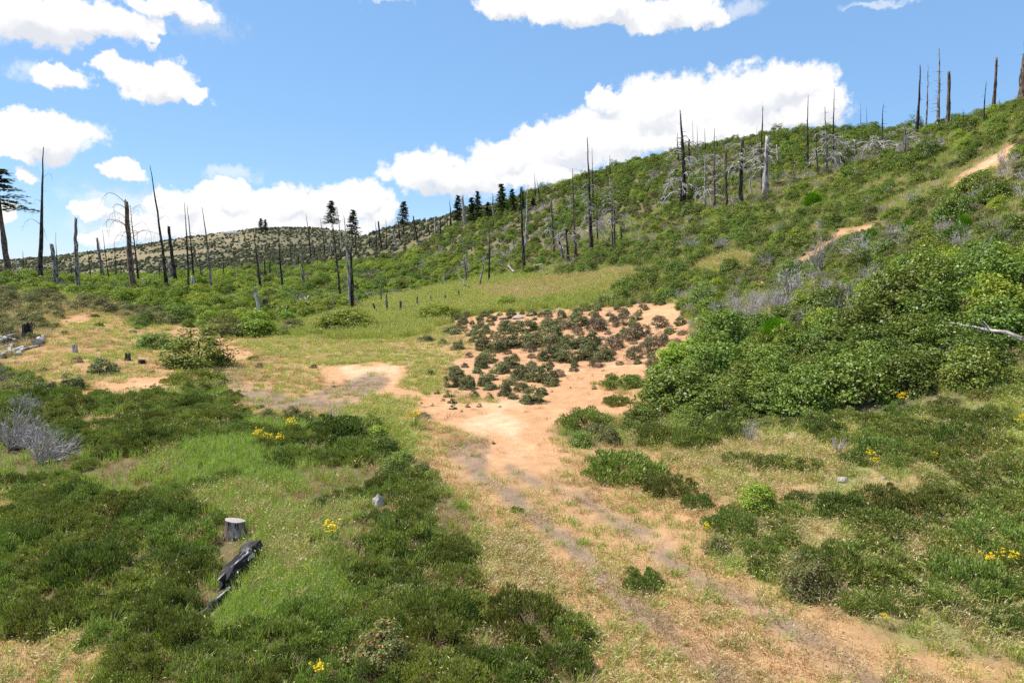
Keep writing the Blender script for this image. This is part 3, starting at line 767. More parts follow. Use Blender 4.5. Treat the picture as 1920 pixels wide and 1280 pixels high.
# hand-placed shrubs: kind, x, base y, width, height in photo pixels, label (None: the group's own)
PLACED = [
 ('red', 705, 1262, 150, 105, 'shrub with rusty red leaf tips amid the low dark carpet'),
 ('olive', 1525, 1128, 118, 98, 'rounded pale olive bush beside the grassy wheel track'),
 ('oak', 1285, 778, 170, 110, 'pale flecked broad bush at the edge of the orange sand, beside the dark thicket'),
 ('bright', 640, 626, 152, 50, 'broad rounded bright green bush on the meadow beside the leaning charred pole'),
 ('bright', 820, 602, 98, 36, 'low feathery green bush in the yellow meadow grass below the fence posts'),
 ('bright', 950, 578, 52, 30, 'small pale green leafy bush in tall meadow grass above the pale slab'),
 ('oak', 350, 692, 150, 78, 'big dark glossy bush on the dirt track bend, with a low mat at its foot'),
 ('oak', 275, 655, 80, 44, 'ragged dark bush behind the big glossy bush on the dirt bank'),
 ('manz', 183, 703, 62, 40, 'round dark brownish bush alone on the dry grass bank'),
 ('manz', 125, 734, 56, 38, 'round dark bush on the dry bank above the dead grey brush'),
 ('manz', 68, 742, 60, 36, 'reddish topped round bush right above the dead grey brush'),
 ('carpet', 345, 722, 135, 34, 'low smooth green mat at the foot of the big glossy bush'),
 ('carpet', 1105, 808, 135, 48, 'rounded bright green mat on orange sand below the big manzanita bush'),
 ('carpet', 1160, 762, 66, 26, 'small oval green mat alone on the sand near the pale flecked bush'),
 ('carpet', 1175, 908, 185, 72, 'wide green mat in blond grass beside the sandy track'),
 ('carpet', 1180, 728, 110, 34, 'low fine-leaved green mat reaching over the sand from the pale flecked bush'),
 ('carpet', 985, 1205, 230, 95, 'widest dark mat at the carpet corner beside the blond grass'), ('carpet', 1055, 1278, 150, 70, 'dark mat at the very tip of the carpet by the wheel track'),
 *[('carpet', x, y, w, h, 'mat') for x, y, w, h in ((1195,818,90,32),(1240,835,125,46),(1315,842,115,52),(1375,826,95,44),(1400,872,85,32),(1462,884,95,36),(1532,884,85,32),(1265,935,125,50),(1315,955,70,42),(1390,1010,120,60),(1450,1055,110,50))],
 ('olive', 545, 625, 60, 34, None), ('bright', 470, 632, 100, 40, None), ('olive', 410, 632, 110, 50, None),
 ('mound', 620, 842, 150, 70, None), ('oak', 640, 838, 80, 55, 'glossy leafy bush at the crest of the dark carpet by the track'),
 ('oak', 738, 892, 70, 44, None), ('mound', 1690, 1015, 150, 62, None), ('mound', 1600, 975, 140, 66, None),
]
MZ = [(845,726,36,34),(875,731,40,34),(908,724,36,30),(946,743,32,38),(1000,757,56,40),(975,713,38,36),(1000,716,40,34),(1028,718,52,38),(902,691,34,30),
 (938,701,48,28),(905,657,42,32),(930,662,46,32),(965,654,52,34),(1000,652,50,34),(1035,644,54,34),(955,626,50,28),(990,622,48,28),(1030,620,50,28),(1030,677,52,36),(1065,680,52,36),
 (1100,676,46,36),(1135,678,52,34),(859,656,30,22),(830,646,22,14),(797,641,38,16),(853,626,58,18),(900,624,46,22),(1070,655,50,32),(1108,650,46,30),(806,703,16,14),(960,690,44,30),(1085,612,52,30)]
BR = [(1190,676,42,34),(1218,664,50,36),(1152,655,56,36),(1182,640,52,34),(1120,622,56,34),(1160,612,50,30),(1205,632,50,32),(1240,650,50,34),(1240,615,44,28),(1060,618,46,26),(1225,690,40,30)]
SEED = [(819,739,15),(840,745,24),(848,757,22),(848,768,18),(830,752,12),(810,761,10),(876,764,14),(898,763,13),(937,764,9),(918,748,22),(1070,728,8),(1115,730,14),(865,772,8),(790,757,9),(1035,735,8)]
def place(kind, x, y, wpx, hpx, label, group, cat='shrub'):
    p = hit(x, y)
    if p is None: return
    dep = project(*p)[2]
    wm, hm = wpx / F * dep, hpx / F * dep
    p[1] += wm * .3; p[2] = height(p[0], p[1])
    make_shrub(NAME[kind], kind, p, wm, hm * .95, label, group, cat)
    thin.add(p[0], p[1], wm * .75)
for k, x, y, w, h, lab in PLACED:
    if lab == 'mat': place(k, x, y, w, h, '%s green mat in dry grass between %s' % ('broad' if w > 100 else 'narrow', 'the wheel track and the pale olive bush' if y > 990 else ('the sand and the oak thicket' if x < 1390 and y < 860 else 'the wheel track and the pale rounded rock')), 'mats in the dry grass')
    elif lab: place(k, x, y, w, h, lab, None)
    else: place(k, x, y, w, h, {'olive': 'olive bush edging the far end of the clearing', 'bright': 'leafy green bush edging the far end of the clearing', 'mound': 'fuller mound standing out of the low dark green cover', 'oak': 'single glossy bush at the rim of the dark carpet'}[k], 'bushes at the rim of the clearing')
def sand_mark(x, y):
    return min(((972,597,'the white flat slab'),(1000,757,'the open sand tongue'),(880,735,'the seedlings'),(1250,680,'the oak thicket'),(1080,670,'the middle of the sand'),(830,635,'the meadow grass'),(1050,715,'the bare sand corner')), key=lambda m: (m[0] - x) ** 2 + (2 * (m[1] - y)) ** 2)[2]
for x, y, w, h in MZ: place('manz', x, y, w, h, '%s grey green manzanita bush on orange sand by %s' % ('small' if w < 35 else ('squat' if h < w * .6 else 'full'), sand_mark(x, y)), 'manzanita bushes on the sand')
for x, y, w, h in BR: place('brown', x, y, w, h, 'thin brownish half bare bush on the sand by ' + sand_mark(x, y), 'brownish bushes on the sand')
for x, y, w in SEED: place('seedling', x, y, w, w * .9, 'tiny seedling bush on the open orange sand', 'seedlings on the sand', 'seedling')

for x, y, w, h, lab in ((1455, 640, 72, 44, 'bright emerald broom dome in the thicket above the sand'), (1635, 455, 40, 28, 'emerald broom tuft beside the upper bare trail'), (1525, 385, 38, 24, 'emerald broom tuft below the silver snag'),
                        (1762, 418, 30, 22, None), (1806, 432, 30, 30, None), (1703, 436, 26, 24, None)):
    p = hit(x, y)
    dep = project(*p)[2]; wm, hm = w / F * dep, h / F * dep
    o = link('broom_bush', BROOM[x % 2], None, p, (0, 0, x), (wm, wm, hm / .82))
    tag(o, lab or 'emerald broom tuft amid dead brush high on the slope', 'shrub', 'emerald broom bushes' if not lab else None)
    thin.add(p[0], p[1], wm)

# density of wild shrubs by cover: list of (kind, share, width range, height/width), spacing
MIX = {
 'C': ([('carpet', .75, (1.3, 2.1), .42), ('mound', .25, (1.0, 1.6), .55)], .47),
 'O': ([('oak', .62, (1.8, 3.0), .72), ('bright', .26, (1.6, 2.6), .7), ('olive', .12, (1.2, 1.8), .6)], .56),
 'H': ([('oak', .46, (1.3, 2.7), .70), ('bright', .11, (1.2, 2.2), .68), ('olive', .22, (1.0, 1.8), .6), ('mound', .14, (1.2, 2.0), .55), ('dead', .07, (1.0, 2.0), .6)], .62),
 'V': ([('bright', .52, (1.6, 3.2), .62), ('oak', .26, (1.5, 3.0), .62), ('olive', .18, (1.2, 2.2), .55), ('dead', .04, (1., 2.), .6)], .60),
 'L': ([('olive', .7, (1.2, 2.2), .55), ('brown', .3, (1.0, 1.8), .5)], .62),
 'R': ([('carpet', .5, (.9, 1.8), .42), ('mound', .25, (.8, 1.5), .55), ('olive', .17, (.6, 1.1), .55), ('dead', .08, (.5, .9), .6)], .54),
 'M': ([('manz', .7, (.6, 1.3), .62), ('brown', .3, (.6, 1.2), .6)], 1.35),
 'T': ([('carpet', .5, (.5, 1.0), .4), ('brown', .5, (.4, .8), .55)], 3.2),
 'G': ([('carpet', .8, (.6, 1.0), .4), ('mound', .2, (.5, .9), .5)], 2.6),
 'Y': ([('olive', .6, (.6, 1.1), .5), ('bright', .4, (.7, 1.3), .6)], 4.5),
 'D': ([('carpet', .6, (.5, 1.0), .4), ('olive', .4, (.5, .9), .5)], 2.6),
 'P': ([], 9), 'N': ([('brown', .5, (.4, .8), .5), ('carpet', .5, (.4, .8), .4)], 5.5), 'S': ([('seedling', 1, (.2, .4), .9)], 6), 'B': ([('carpet', 1, (.3, .6), .4)], 5),
}
def grow():
    wild = []
    for n, r0, r1, k in ((26000, 5.5, 60, .9), (42000, 30, 215, .5)):
        X, Y = wedge(n, r0, r1, k)
        cv = cover_at(X, Y, .6)
        zz = height(X, Y)
        rim = np.zeros(len(X), bool)
        for ox, oy in ((-1.1, -.3), (1.1, -.3), (0, -1.3), (-.6, .6), (.6, .6)):
            rim |= np.isin(cover_at(X + ox, Y + oy, .6), [ord(q) for q in 'SPMBTYDGN'])
        n1 = fbm(X / 9, Y / 9, 201, 3); n2 = fbm(X / 13, Y / 13, 211, 3); n3 = fbm(X / 5, Y / 5, 221, 3)
        for x, y, z, c, big, hue, gap, edge in zip(X, Y, zz, cv, n1, n2, n3, rim):
            mix, sp = MIX[chr(c)]
            if not mix: continue
            if c in (72, 86) and gap > .17: continue          # grassy gaps in the scrub
            u = min(max(.5 + hue * 1.6 + random.uniform(-.42, .42), 0), .999); acc = 0
            for kind, sh, (a, b), hw in mix:
                acc += sh
                if u <= acc: break
            wm = random.uniform(a, b)
            r = math.hypot(x, y)
            grow_f = 1 + max(0, r - 90) / 220
            wm *= grow_f * (1 + (1.5 * big if c in (72, 86, 79) else 0))
            if edge and c in (72, 86, 79): wm = min(wm, 1.5) * .75
            if edge and c == 67: wm *= .82
            if sp > 2: rad = sp * random.uniform(.7, 1.6)
            else: rad = wm * sp
            if thin.ok(x, y, rad):
                thin.add(x, y, rad)
                wild.append((kind, x, y, z, wm, wm * hw * random.uniform(.75, 1.2), chr(c)))
    return wild
WILD = grow()
W = np.array([(x, y, z, w) for _, x, y, z, w, _, _ in WILD])
wpx_, wpy_, wdep_ = project(W[:, 0], W[:, 1], W[:, 2])
size_px = np.where((wpx_ > -40) & (wpx_ < 1960) & (wpy_ > 150) & (wpy_ < 1330), W[:, 3] / wdep_ * F, 0)
WLAB = {
 ('carpet', 'C'): ('low dark green chamise mat in the carpet left of the dirt track', 'mats of the dark carpet'),
 ('mound', 'C'): ('rounded chamise mound rising from the dark carpet beside the track', 'mounds of the dark carpet'),
 ('carpet', 'R'): ('low green mat in mixed grass and flowers at the slope foot', 'mats of the grassy slope foot'),
 ('mound', 'R'): ('rounded green mound in mixed grass at the slope foot', 'mounds of the grassy slope foot'),
 ('olive', 'R'): ('small grey olive bush in mixed grass at the slope foot', 'small bushes of the slope foot'),
 ('oak', 'O'): ('dense dark scrub oak in the thicket beside the clearing', 'oaks of the thicket'),
 ('bright', 'O'): ('yellow green leafy shrub in the oak thicket beside the clearing', 'leafy shrubs of the thicket'),
 ('olive', 'O'): ('grey olive bush among the oaks of the thicket', 'olive bushes of the thicket'),
 ('oak', 'H'): ('bushy dark green scrub oak on the burnt hillside', 'scrub oaks of the hillside'),
 ('bright', 'H'): ('bright yellow green shrub on the burnt hillside', 'bright shrubs of the hillside'),
 ('olive', 'H'): ('low olive grey bush on the burnt hillside', 'olive bushes of the hillside'),
 ('mound', 'H'): ('fine leaved green mound on the burnt hillside', 'green mounds of the hillside'),
 ('bright', 'V'): ('bright green shrub among the charred poles of the valley', 'bright shrubs of the valley'),
 ('oak', 'V'): ('dark green scrub oak among the charred poles of the valley', 'scrub oaks of the valley'),
 ('olive', 'V'): ('olive bush among the charred poles of the valley', 'olive bushes of the valley'),
 ('olive', 'L'): ('brownish olive bush on the dry bank by the log heap', 'olive bushes of the dry bank'),
 ('brown', 'L'): ('thin brown bush on the dry bank by the log heap', 'brown bushes of the dry bank'),
 ('manz', 'M'): ('small manzanita bush in the close patch on the sand', 'small manzanitas on the sand'),
 ('brown', 'M'): ('small brownish twiggy bush in the manzanita patch', 'small brown bushes in the manzanita patch'),
 ('carpet', 'T'): ('small isolated green mat in dry tan stubble', 'isolated mats in the stubble'),
 ('brown', 'T'): ('small brown twiggy tuft bush in dry tan stubble', 'isolated brown bushes in the stubble'),
 ('carpet', 'G'): ('small dark mat in lush green grass near the cut stump', 'mats in the green grass'),
 ('mound', 'G'): ('small round mound in lush green grass near the cut stump', 'mounds in the green grass'),
}
MARKS = {
 'C': [(440,1000,'the sawn stump'),(450,1075,'the charred split log'),(709,940,'the jagged pale rock'),(705,1240,'the red tipped shrub'),(60,840,'the fan of dead grey brush'),(640,830,'the glossy crest bush'),(320,730,'the ochre stone ledge'),
       (960,1080,'the blond grass by the track'),(100,1230,'the bare dirt patch'),(622,1015,'the yellow flowers in grass'),(870,960,'the straight track edge'),(400,840,'the pale grass hollow'),(210,780,'the narrow bare strips')],
 'R': [(1580,900,'the pale rounded rock'),(1525,1100,'the pale olive bush'),(1870,1070,'the yellow slope flowers'),(1650,790,'the oak thicket edge'),(1400,1040,'the wheel track edge'),(1720,1020,'the dry grass pocket'),(1870,830,'the yellow green grass strip'),(1760,1190,'the end of the grassy track')],
 'O': [(1455,640,'the emerald broom dome'),(1285,770,'the pale flecked bush'),(1840,670,'the long bleached limb'),(1270,640,'the manzanita patch'),(1450,790,'the blond grass edge'),(1700,560,'the upper tangles'),(1890,500,'the steep upper slope')],
 'H': [(1280,382,'the large black spire'),(1434,368,'the silver trunk'),(1109,483,'the tallest slope spire'),(1740,250,'the ridge row of spires'),(1520,480,'the lower bare trail'),(1610,435,'the upper bare trail'),(1840,310,'the high bare trail'),(985,517,'the pole at the meadow head'),
       (1914,215,'the massive brown trunk'),(1560,315,'the grey limbed ridge pair'),(1230,560,'the meadow edge'),(1360,500,'the blond grass glade'),(1410,530,'the small bare spot'),(900,420,'the ridge conifer stand'),(1620,490,'the bleached brush tangles'),(1800,430,'the emerald broom tufts'),(1310,620,'the sand patch')],
 'V': [(75,530,'the tallest black pole'),(250,548,'the thick snapped trunk'),(312,542,'the tall leaning spire'),(658,578,'the whitened twin trunk'),(486,585,'the white bleached stump'),(752,588,'the meadow fence posts'),(397,548,'the spire with whitened foot'),(570,539,'the pole with peeled foot'),(875,530,'the trunk with ragged limbs')],
 'L': [(30,655,'the log heap'),(150,595,'the upper dirt spot'),(60,580,'the valley edge'),(180,690,'the lone round bush'),(280,600,'the track bend')],
 'M': [(972,597,'the white flat slab'),(1000,757,'the round outlying bush'),(1240,590,'the upper sand patch'),(880,728,'the seedlings'),(1250,680,'the oak thicket'),(1100,675,'the middle of the sand'),(850,630,'the meadow grass')],
}
MARKP = {k: [(*hit(x, y)[:2], t) for x, y, t in v] for k, v in MARKS.items()}
def near(c, x, y):
    v = MARKP.get(c) or MARKP['C']
    v = sorted(v, key=lambda m: (m[0] - x) ** 2 + (m[1] - y) ** 2)
    return v[0][2], v[1][2]
def where(head, c, x, y):
    a, b = near(c, x, y)
    full = '%s near %s, toward %s' % (head, a, b)
    return full if len(full.split()) <= 16 else '%s near %s' % (head, a)
DESC = {'carpet': 'dark chamise mat', 'mound': 'rounded chamise mound', 'oak': 'dark green scrub oak', 'bright': 'yellow green leafy shrub', 'olive': 'grey olive bush', 'manz': 'grey green manzanita bush', 'brown': 'thin brownish bush'}
SIZES = {}
def size_word(kind, wm):
    a = SIZES.setdefault(kind, np.quantile([w[4] for w in WILD if w[0] == kind] or [1], [.35, .7]))
    return 'small' if wm < a[0] else ('broad' if wm > a[1] else 'middling')
def plant_wild():
    order = np.argsort(-size_px)
    count, single = {}, set()
    lim = {'carpet': 130, 'mound': 80, 'oak': 120, 'bright': 80, 'olive': 90, 'manz': 40, 'brown': 40, 'dead': 0, 'seedling': 20}
    for i in order:
        kind, x, y, z, wm, hm, c = WILD[i]
        if size_px[i] < 34: break
        if kind == 'dead' or (kind, c) not in WLAB or count.get(kind, 0) >= lim[kind]: continue
        count[kind] = count.get(kind, 0) + 1; single.add(int(i))
        lab, grp = WLAB[(kind, c)]
        if c in MARKP: lab = where('%s %s' % (size_word(kind, wm), DESC[kind]), c, x, y)
        elif c == 'G': lab = where('%s %s in lush grass' % (size_word(kind, wm), DESC[kind]), 'C', x, y)
        make_shrub(NAME[kind], kind, (x, y, z), wm, hm, lab, grp, stem=size_px[i] > 60)
    # bare grey brush large enough to pick out
    dk = [i for i in order if WILD[i][0] == 'dead' and size_px[i] > 22][:70]
    for i in dk:
        _, x, y, z, wm, hm, c = WILD[i]; single.add(int(i))
        o = link('dead_shrub', DEAD[int(i) % 4], None, (x, y, z - .03), (0, 0, random.uniform(0, 6.28)), (wm * .62, wm * .62, hm * 1.25))
        z_ = {'V': 'valley', 'R': 'grassy slope foot'}.get(c, 'hillside')
        tag(o, where('bare grey dead bush', c if c in MARKP else 'H', x, y), 'dead bush', 'bare dead bushes of the ' + z_)
    for kind in NAME:
        idx = [i for i in range(len(WILD)) if WILD[i][0] == kind and i not in single]
        if not idx: continue
        P = np.array([WILD[i][1:4] for i in idx]); P[:, 2] -= .04
        pr = PRO[kind]
        wm = np.array([WILD[i][4] for i in idx]); hm = np.array([WILD[i][5] for i in idx])
        S = np.column_stack([wm / pr[0][2], wm / pr[0][2], hm / pr[0][3]])
        mass(NAME[kind] + '_cover', {'oak': 'mass of dark scrub oak covering the hillside', 'bright': 'mass of bright green scrub over slope and valley', 'carpet': 'fine green ground cover between larger mats',
             'mound': 'small green mounds filling in the slopes', 'olive': 'mass of olive grey low scrub', 'manz': 'small manzanita scrub on sand', 'brown': 'thin brown scrub', 'seedling': 'scattered seedlings on sand', 'red': 'red tipped scrub'}[kind],
             'scrub', P, rng.uniform(0, 6.28, len(idx)), S, rng.integers(0, len(pr), len(idx)), [p[0] for p in pr])
    idx = [i for i in range(len(WILD)) if WILD[i][0] == 'dead' and i not in single]
    if idx:
        P = np.array([WILD[i][1:4] for i in idx]); wm = np.array([WILD[i][4] for i in idx])
        mass('dead_brush_cover', 'bare grey dead brush scattered through the scrub', 'brush', P, rng.uniform(0, 6.28, len(idx)), np.column_stack([wm * .62] * 3), rng.integers(0, 4, len(idx)), DEAD)
    # far slopes
    X, Y = wedge(52000, 205, 1250, .9, 41)
    keep = fbm(X / 70, Y / 70, 77, 4) < rng.uniform(.0, .30, len(X))
    X, Y = X[keep], Y[keep]
    s = rng.uniform(.2, .72, len(X)) * np.interp(np.hypot(X, Y), [200, 400, 900], [.6, .8, 1.05])
    mass('far_scrub', 'dark scrub and small trees dotted over the far hills', 'scrub', np.column_stack([X, Y, height(X, Y) - .2]), rng.uniform(0, 6.28, len(X)), np.column_stack([s, s, s * rng.uniform(.7, 1.3, len(X))]), rng.integers(0, 3, len(X)), [p[0] for p in PRO['far']])
plant_wild()

# ------------------------------------------------------------------ grass
def sow():
    X, Y = wedge(175000, 6, 115, 1.05, 44)
    cv = cover_at(X, Y, .9); Z = height(X, Y)
    for cx, cy, cr in CLEAR:
        k = (X - cx) ** 2 + (Y - cy) ** 2 > (cr * rng.uniform(.1, .7, len(X))) ** 2
        X, Y, Z, cv = X[k], Y[k], Z[k], cv[k]
    u = rng.uniform(0, 1, len(X)); pn = .6 * fbm(X / 1.9, Y / 1.9, 131, 3) + .9 * fbm(X / 8, Y / 8, 133, 3); bare = fbm(X / 2.6, Y / 2.6, 137, 4)
    r = np.hypot(X, Y)
    def sel(*ps):
        m = np.zeros(len(X))
        for c, p in ps: m = np.where(cv == ord(c), p, m)
        return m
    plan = {
     'green': sel(('G', .85), ('C', .14), ('R', .18), ('Y', .30), ('N', .07), ('T', .075), ('B', .03), ('D', .07), ('H', .15), ('V', .15), ('L', .06)),
     'meadow': sel(('G', .10), ('Y', .62), ('N', .30), ('R', .14), ('D', .15), ('T', .075), ('H', .10), ('V', .10), ('B', .02)),
     'blond': sel(('D', .50), ('N', .12), ('T', .13), ('R', .20), ('L', .40), ('G', .12), ('C', .025), ('Y', .08), ('H', .06), ('B', .06)),
     'stubble': sel(('N', .22), ('T', .34), ('B', .28), ('C', .20), ('G', .1), ('L', .25), ('S', .012), ('M', .03), ('D', .1), ('R', .06)),
    }
    acc = np.zeros(len(X))
    bias = {'green': .9, 'meadow': .4, 'blond': -.6, 'stubble': -.3}
    lab = {'green': 'lush green grass', 'meadow': 'yellow green meadow grass with seed heads', 'blond': 'dry blond grass', 'stubble': 'short reddish tan stubble of the clearing'}
    for k, p in plan.items():
        pr = p * np.clip(1 + bias[k] * pn * 4, np.where(cv == ord('G'), .55, .12), 2.2)
        if k in ('stubble', 'blond'): pr = pr * np.where(np.isin(cv, [ord('T'), ord('B')]), np.clip(.95 + 5 * bare, .06, 1.7), 1)
        m = (u >= acc) & (u < acc + pr); acc = acc + pr
        n = int(m.sum())
        if not n: continue
        far = np.interp(r[m], [8, 30, 110], [.75, 1.0, 1.7])
        s = far * rng.uniform(.6, 1.3, n)
        hs = s * np.where(np.isin(cv[m], [ord('T'), ord('B'), ord('N')]), .5, np.where(cv[m] == ord('R'), .7, np.where(np.isin(cv[m], [ord('Y'), ord('D')]), np.interp(r[m], [25, 45], [.72, 1.3]), 1.0))) * np.interp(r[m], [8, 40, 110], [1, 1, .75])
        mass(k + '_grass', lab[k], 'grass', np.column_stack([X[m], Y[m], Z[m]]), rng.uniform(0, 6.28, n), np.column_stack([s, s, hs]), rng.integers(0, 4, n), TUFT[k])
sow()
print('wild shrubs', len(WILD))
# ---- PART 2 ------------------------------------------------------ burnt and live trees
def branch_mesh(seed, style):
    """one dead limb, 1 m long, leaving along +X"""
    g = np.random.default_rng(seed); f = MB()
    if style == 'droop':
        t = np.linspace(0, 1, 7)
        x = t * .82; z = .22 * np.sin(t * 2.2) - .62 * t ** 2.4; y = np.cumsum(g.normal(0, .03, 7)); y -= y[0]
        pts = np.column_stack([x, y, z]); f.tube(pts, (.022 * (1 - t) ** .7 + .005), 5, cap=False)
        for k in range(8):
            q = g.integers(1, 6); s = g.choice([-1, 1])
            d = np.array([g.uniform(.3, .9), s * g.uniform(.25, .8), g.uniform(-.5, .1)]); d /= np.linalg.norm(d)
            l = g.uniform(.14, .38); m = pts[q] + d * l * .5 + [0, 0, .02]; e = m + (d + [0, 0, -.5]) * l * .5
            f.tube([pts[q], m, e], [.010, .008, .004], 3, cap=False)
            for _ in range(2):
                d2 = d + g.normal(size=3) * .5 + [0, 0, -.2]
                f.tube([m, m + d2 * l * .35], [.006, .003], 3, cap=False)
    elif style == 'arch':
        t = np.linspace(0, 1, 9)
        pts = np.column_stack([.9 * np.sin(t * 1.5), np.cumsum(g.normal(0, .02, 9)), .35 * np.sin(t * 2.6) - .45 * t ** 3])
        f.tube(pts, .010 * (1 - t) + .0025, 4, cap=False)
        for k in range(3):
            q = g.integers(3, 8); d = g.normal(size=3) * .6 + [.4, 0, -.6]; f.tube([pts[q], pts[q] + d * .12], [.004, .002], 3, cap=False)
    else:  # broken stub
        t = np.linspace(0, 1, 4)
        pts = np.column_stack([t, np.cumsum(g.normal(0, .06, 4)), g.uniform(-.5, .25) * t])
        f.tube(pts, .05 * (1 - t * .75), 4, cap=False)
    return f
BM = {st: [branch_mesh(300 + i, st) for i in range(4)] for st in ('droop', 'arch', 'stub')}
BMESH = {}
def branch(style, mat):
    k = random.randrange(4)
    if (style, mat, k) not in BMESH: BMESH[style, mat, k] = BM[style][k].mesh('%s_branch' % style, MAT[mat])
    return BMESH[style, mat, k]

def trunk_mesh(hgt, lean, r0, broken, mat, seed):
    g = np.random.default_rng(seed)
    n = 12
    t = np.linspace(0, 1, n)
    bend = g.normal(0, .012, 2) * hgt
    pts = np.column_stack([lean[0] * t + bend[0] * np.sin(t * 3.1) + g.normal(0, r0 * .10, n), lean[1] * t + bend[1] * np.sin(t * 3.1), t * hgt - .5 * (t == 0)])
    pts[0, :2] = 0
    rad = r0 * (1.0 - (.42 if broken else .86) * t ** .85) * g.uniform(.9, 1.1, n)
    rad[0] *= 1.25
    f = MB(); f.tube(pts, rad, 9, jag=hgt * .03 if broken else 0, rs=g.uniform(.85, 1.15, (1, 9)) * g.uniform(.92, 1.08, (n, 9)))
    return f.mesh('trunk', MAT[mat], True), pts, rad

def stand(bx, by, dist=None):
    """ground point of a trunk whose foot shows (or hides in scrub) at a pixel"""
    if dist: return ridge(bx, by, dist)
    p = hit(bx, by)
    if p is None: return ridge(bx, by, crest(bx) + 2)
    if bx < 480 and by > 500 and p[1] > 135: return ridge(bx, by, 118 + bx % 17)
    if p[1] > 330 and 520 < bx < 800: return ridge(bx, by, 280)
    return p

def snag(bx, by, tx, ty, w, mat, style, label, group=None, dist=None, br=None, name='burnt_snag', cat='dead tree'):
    """a standing dead trunk: base pixel, top pixel, width in pixels"""
    p = stand(bx, by, dist)
    d = ray(tx, ty); top = d / d[1] * p[1]
    hgt = H + top[2] - p[2]; lean = (top[0] - p[0], random.uniform(-.02, .02) * hgt)
    r0 = w / 2 / F * p[1] * 1.08
    me, pts, rad = trunk_mesh(hgt, lean, r0, style == 'broken', mat, int(bx * 7 + by))
    if not br:
        o = link(name, me, None, p); tag(o, label, cat, group); return o, p, hgt
    root = link(name, None, None, p)
    link('trunk', me, root)
    for (st, bm, n, lo, hi, l0, l1) in br:
        for k in range(n):
            t = lo + (hi - lo) * (k + random.uniform(0, 1)) / n
            i = min(int(t * 11), 10); q = pts[i] + (pts[i + 1] - pts[i]) * (t * 11 - i)
            ln = (l0 + (l1 - l0) * (k / n)) * random.uniform(.65, 1.2)
            o = link('branch', branch(st, bm), root, q, (random.uniform(-.3, .3), random.uniform(-.25, .2), random.uniform(0, 6.28)), ln)
    tag(root, label, cat, group)
    return root, p, hgt

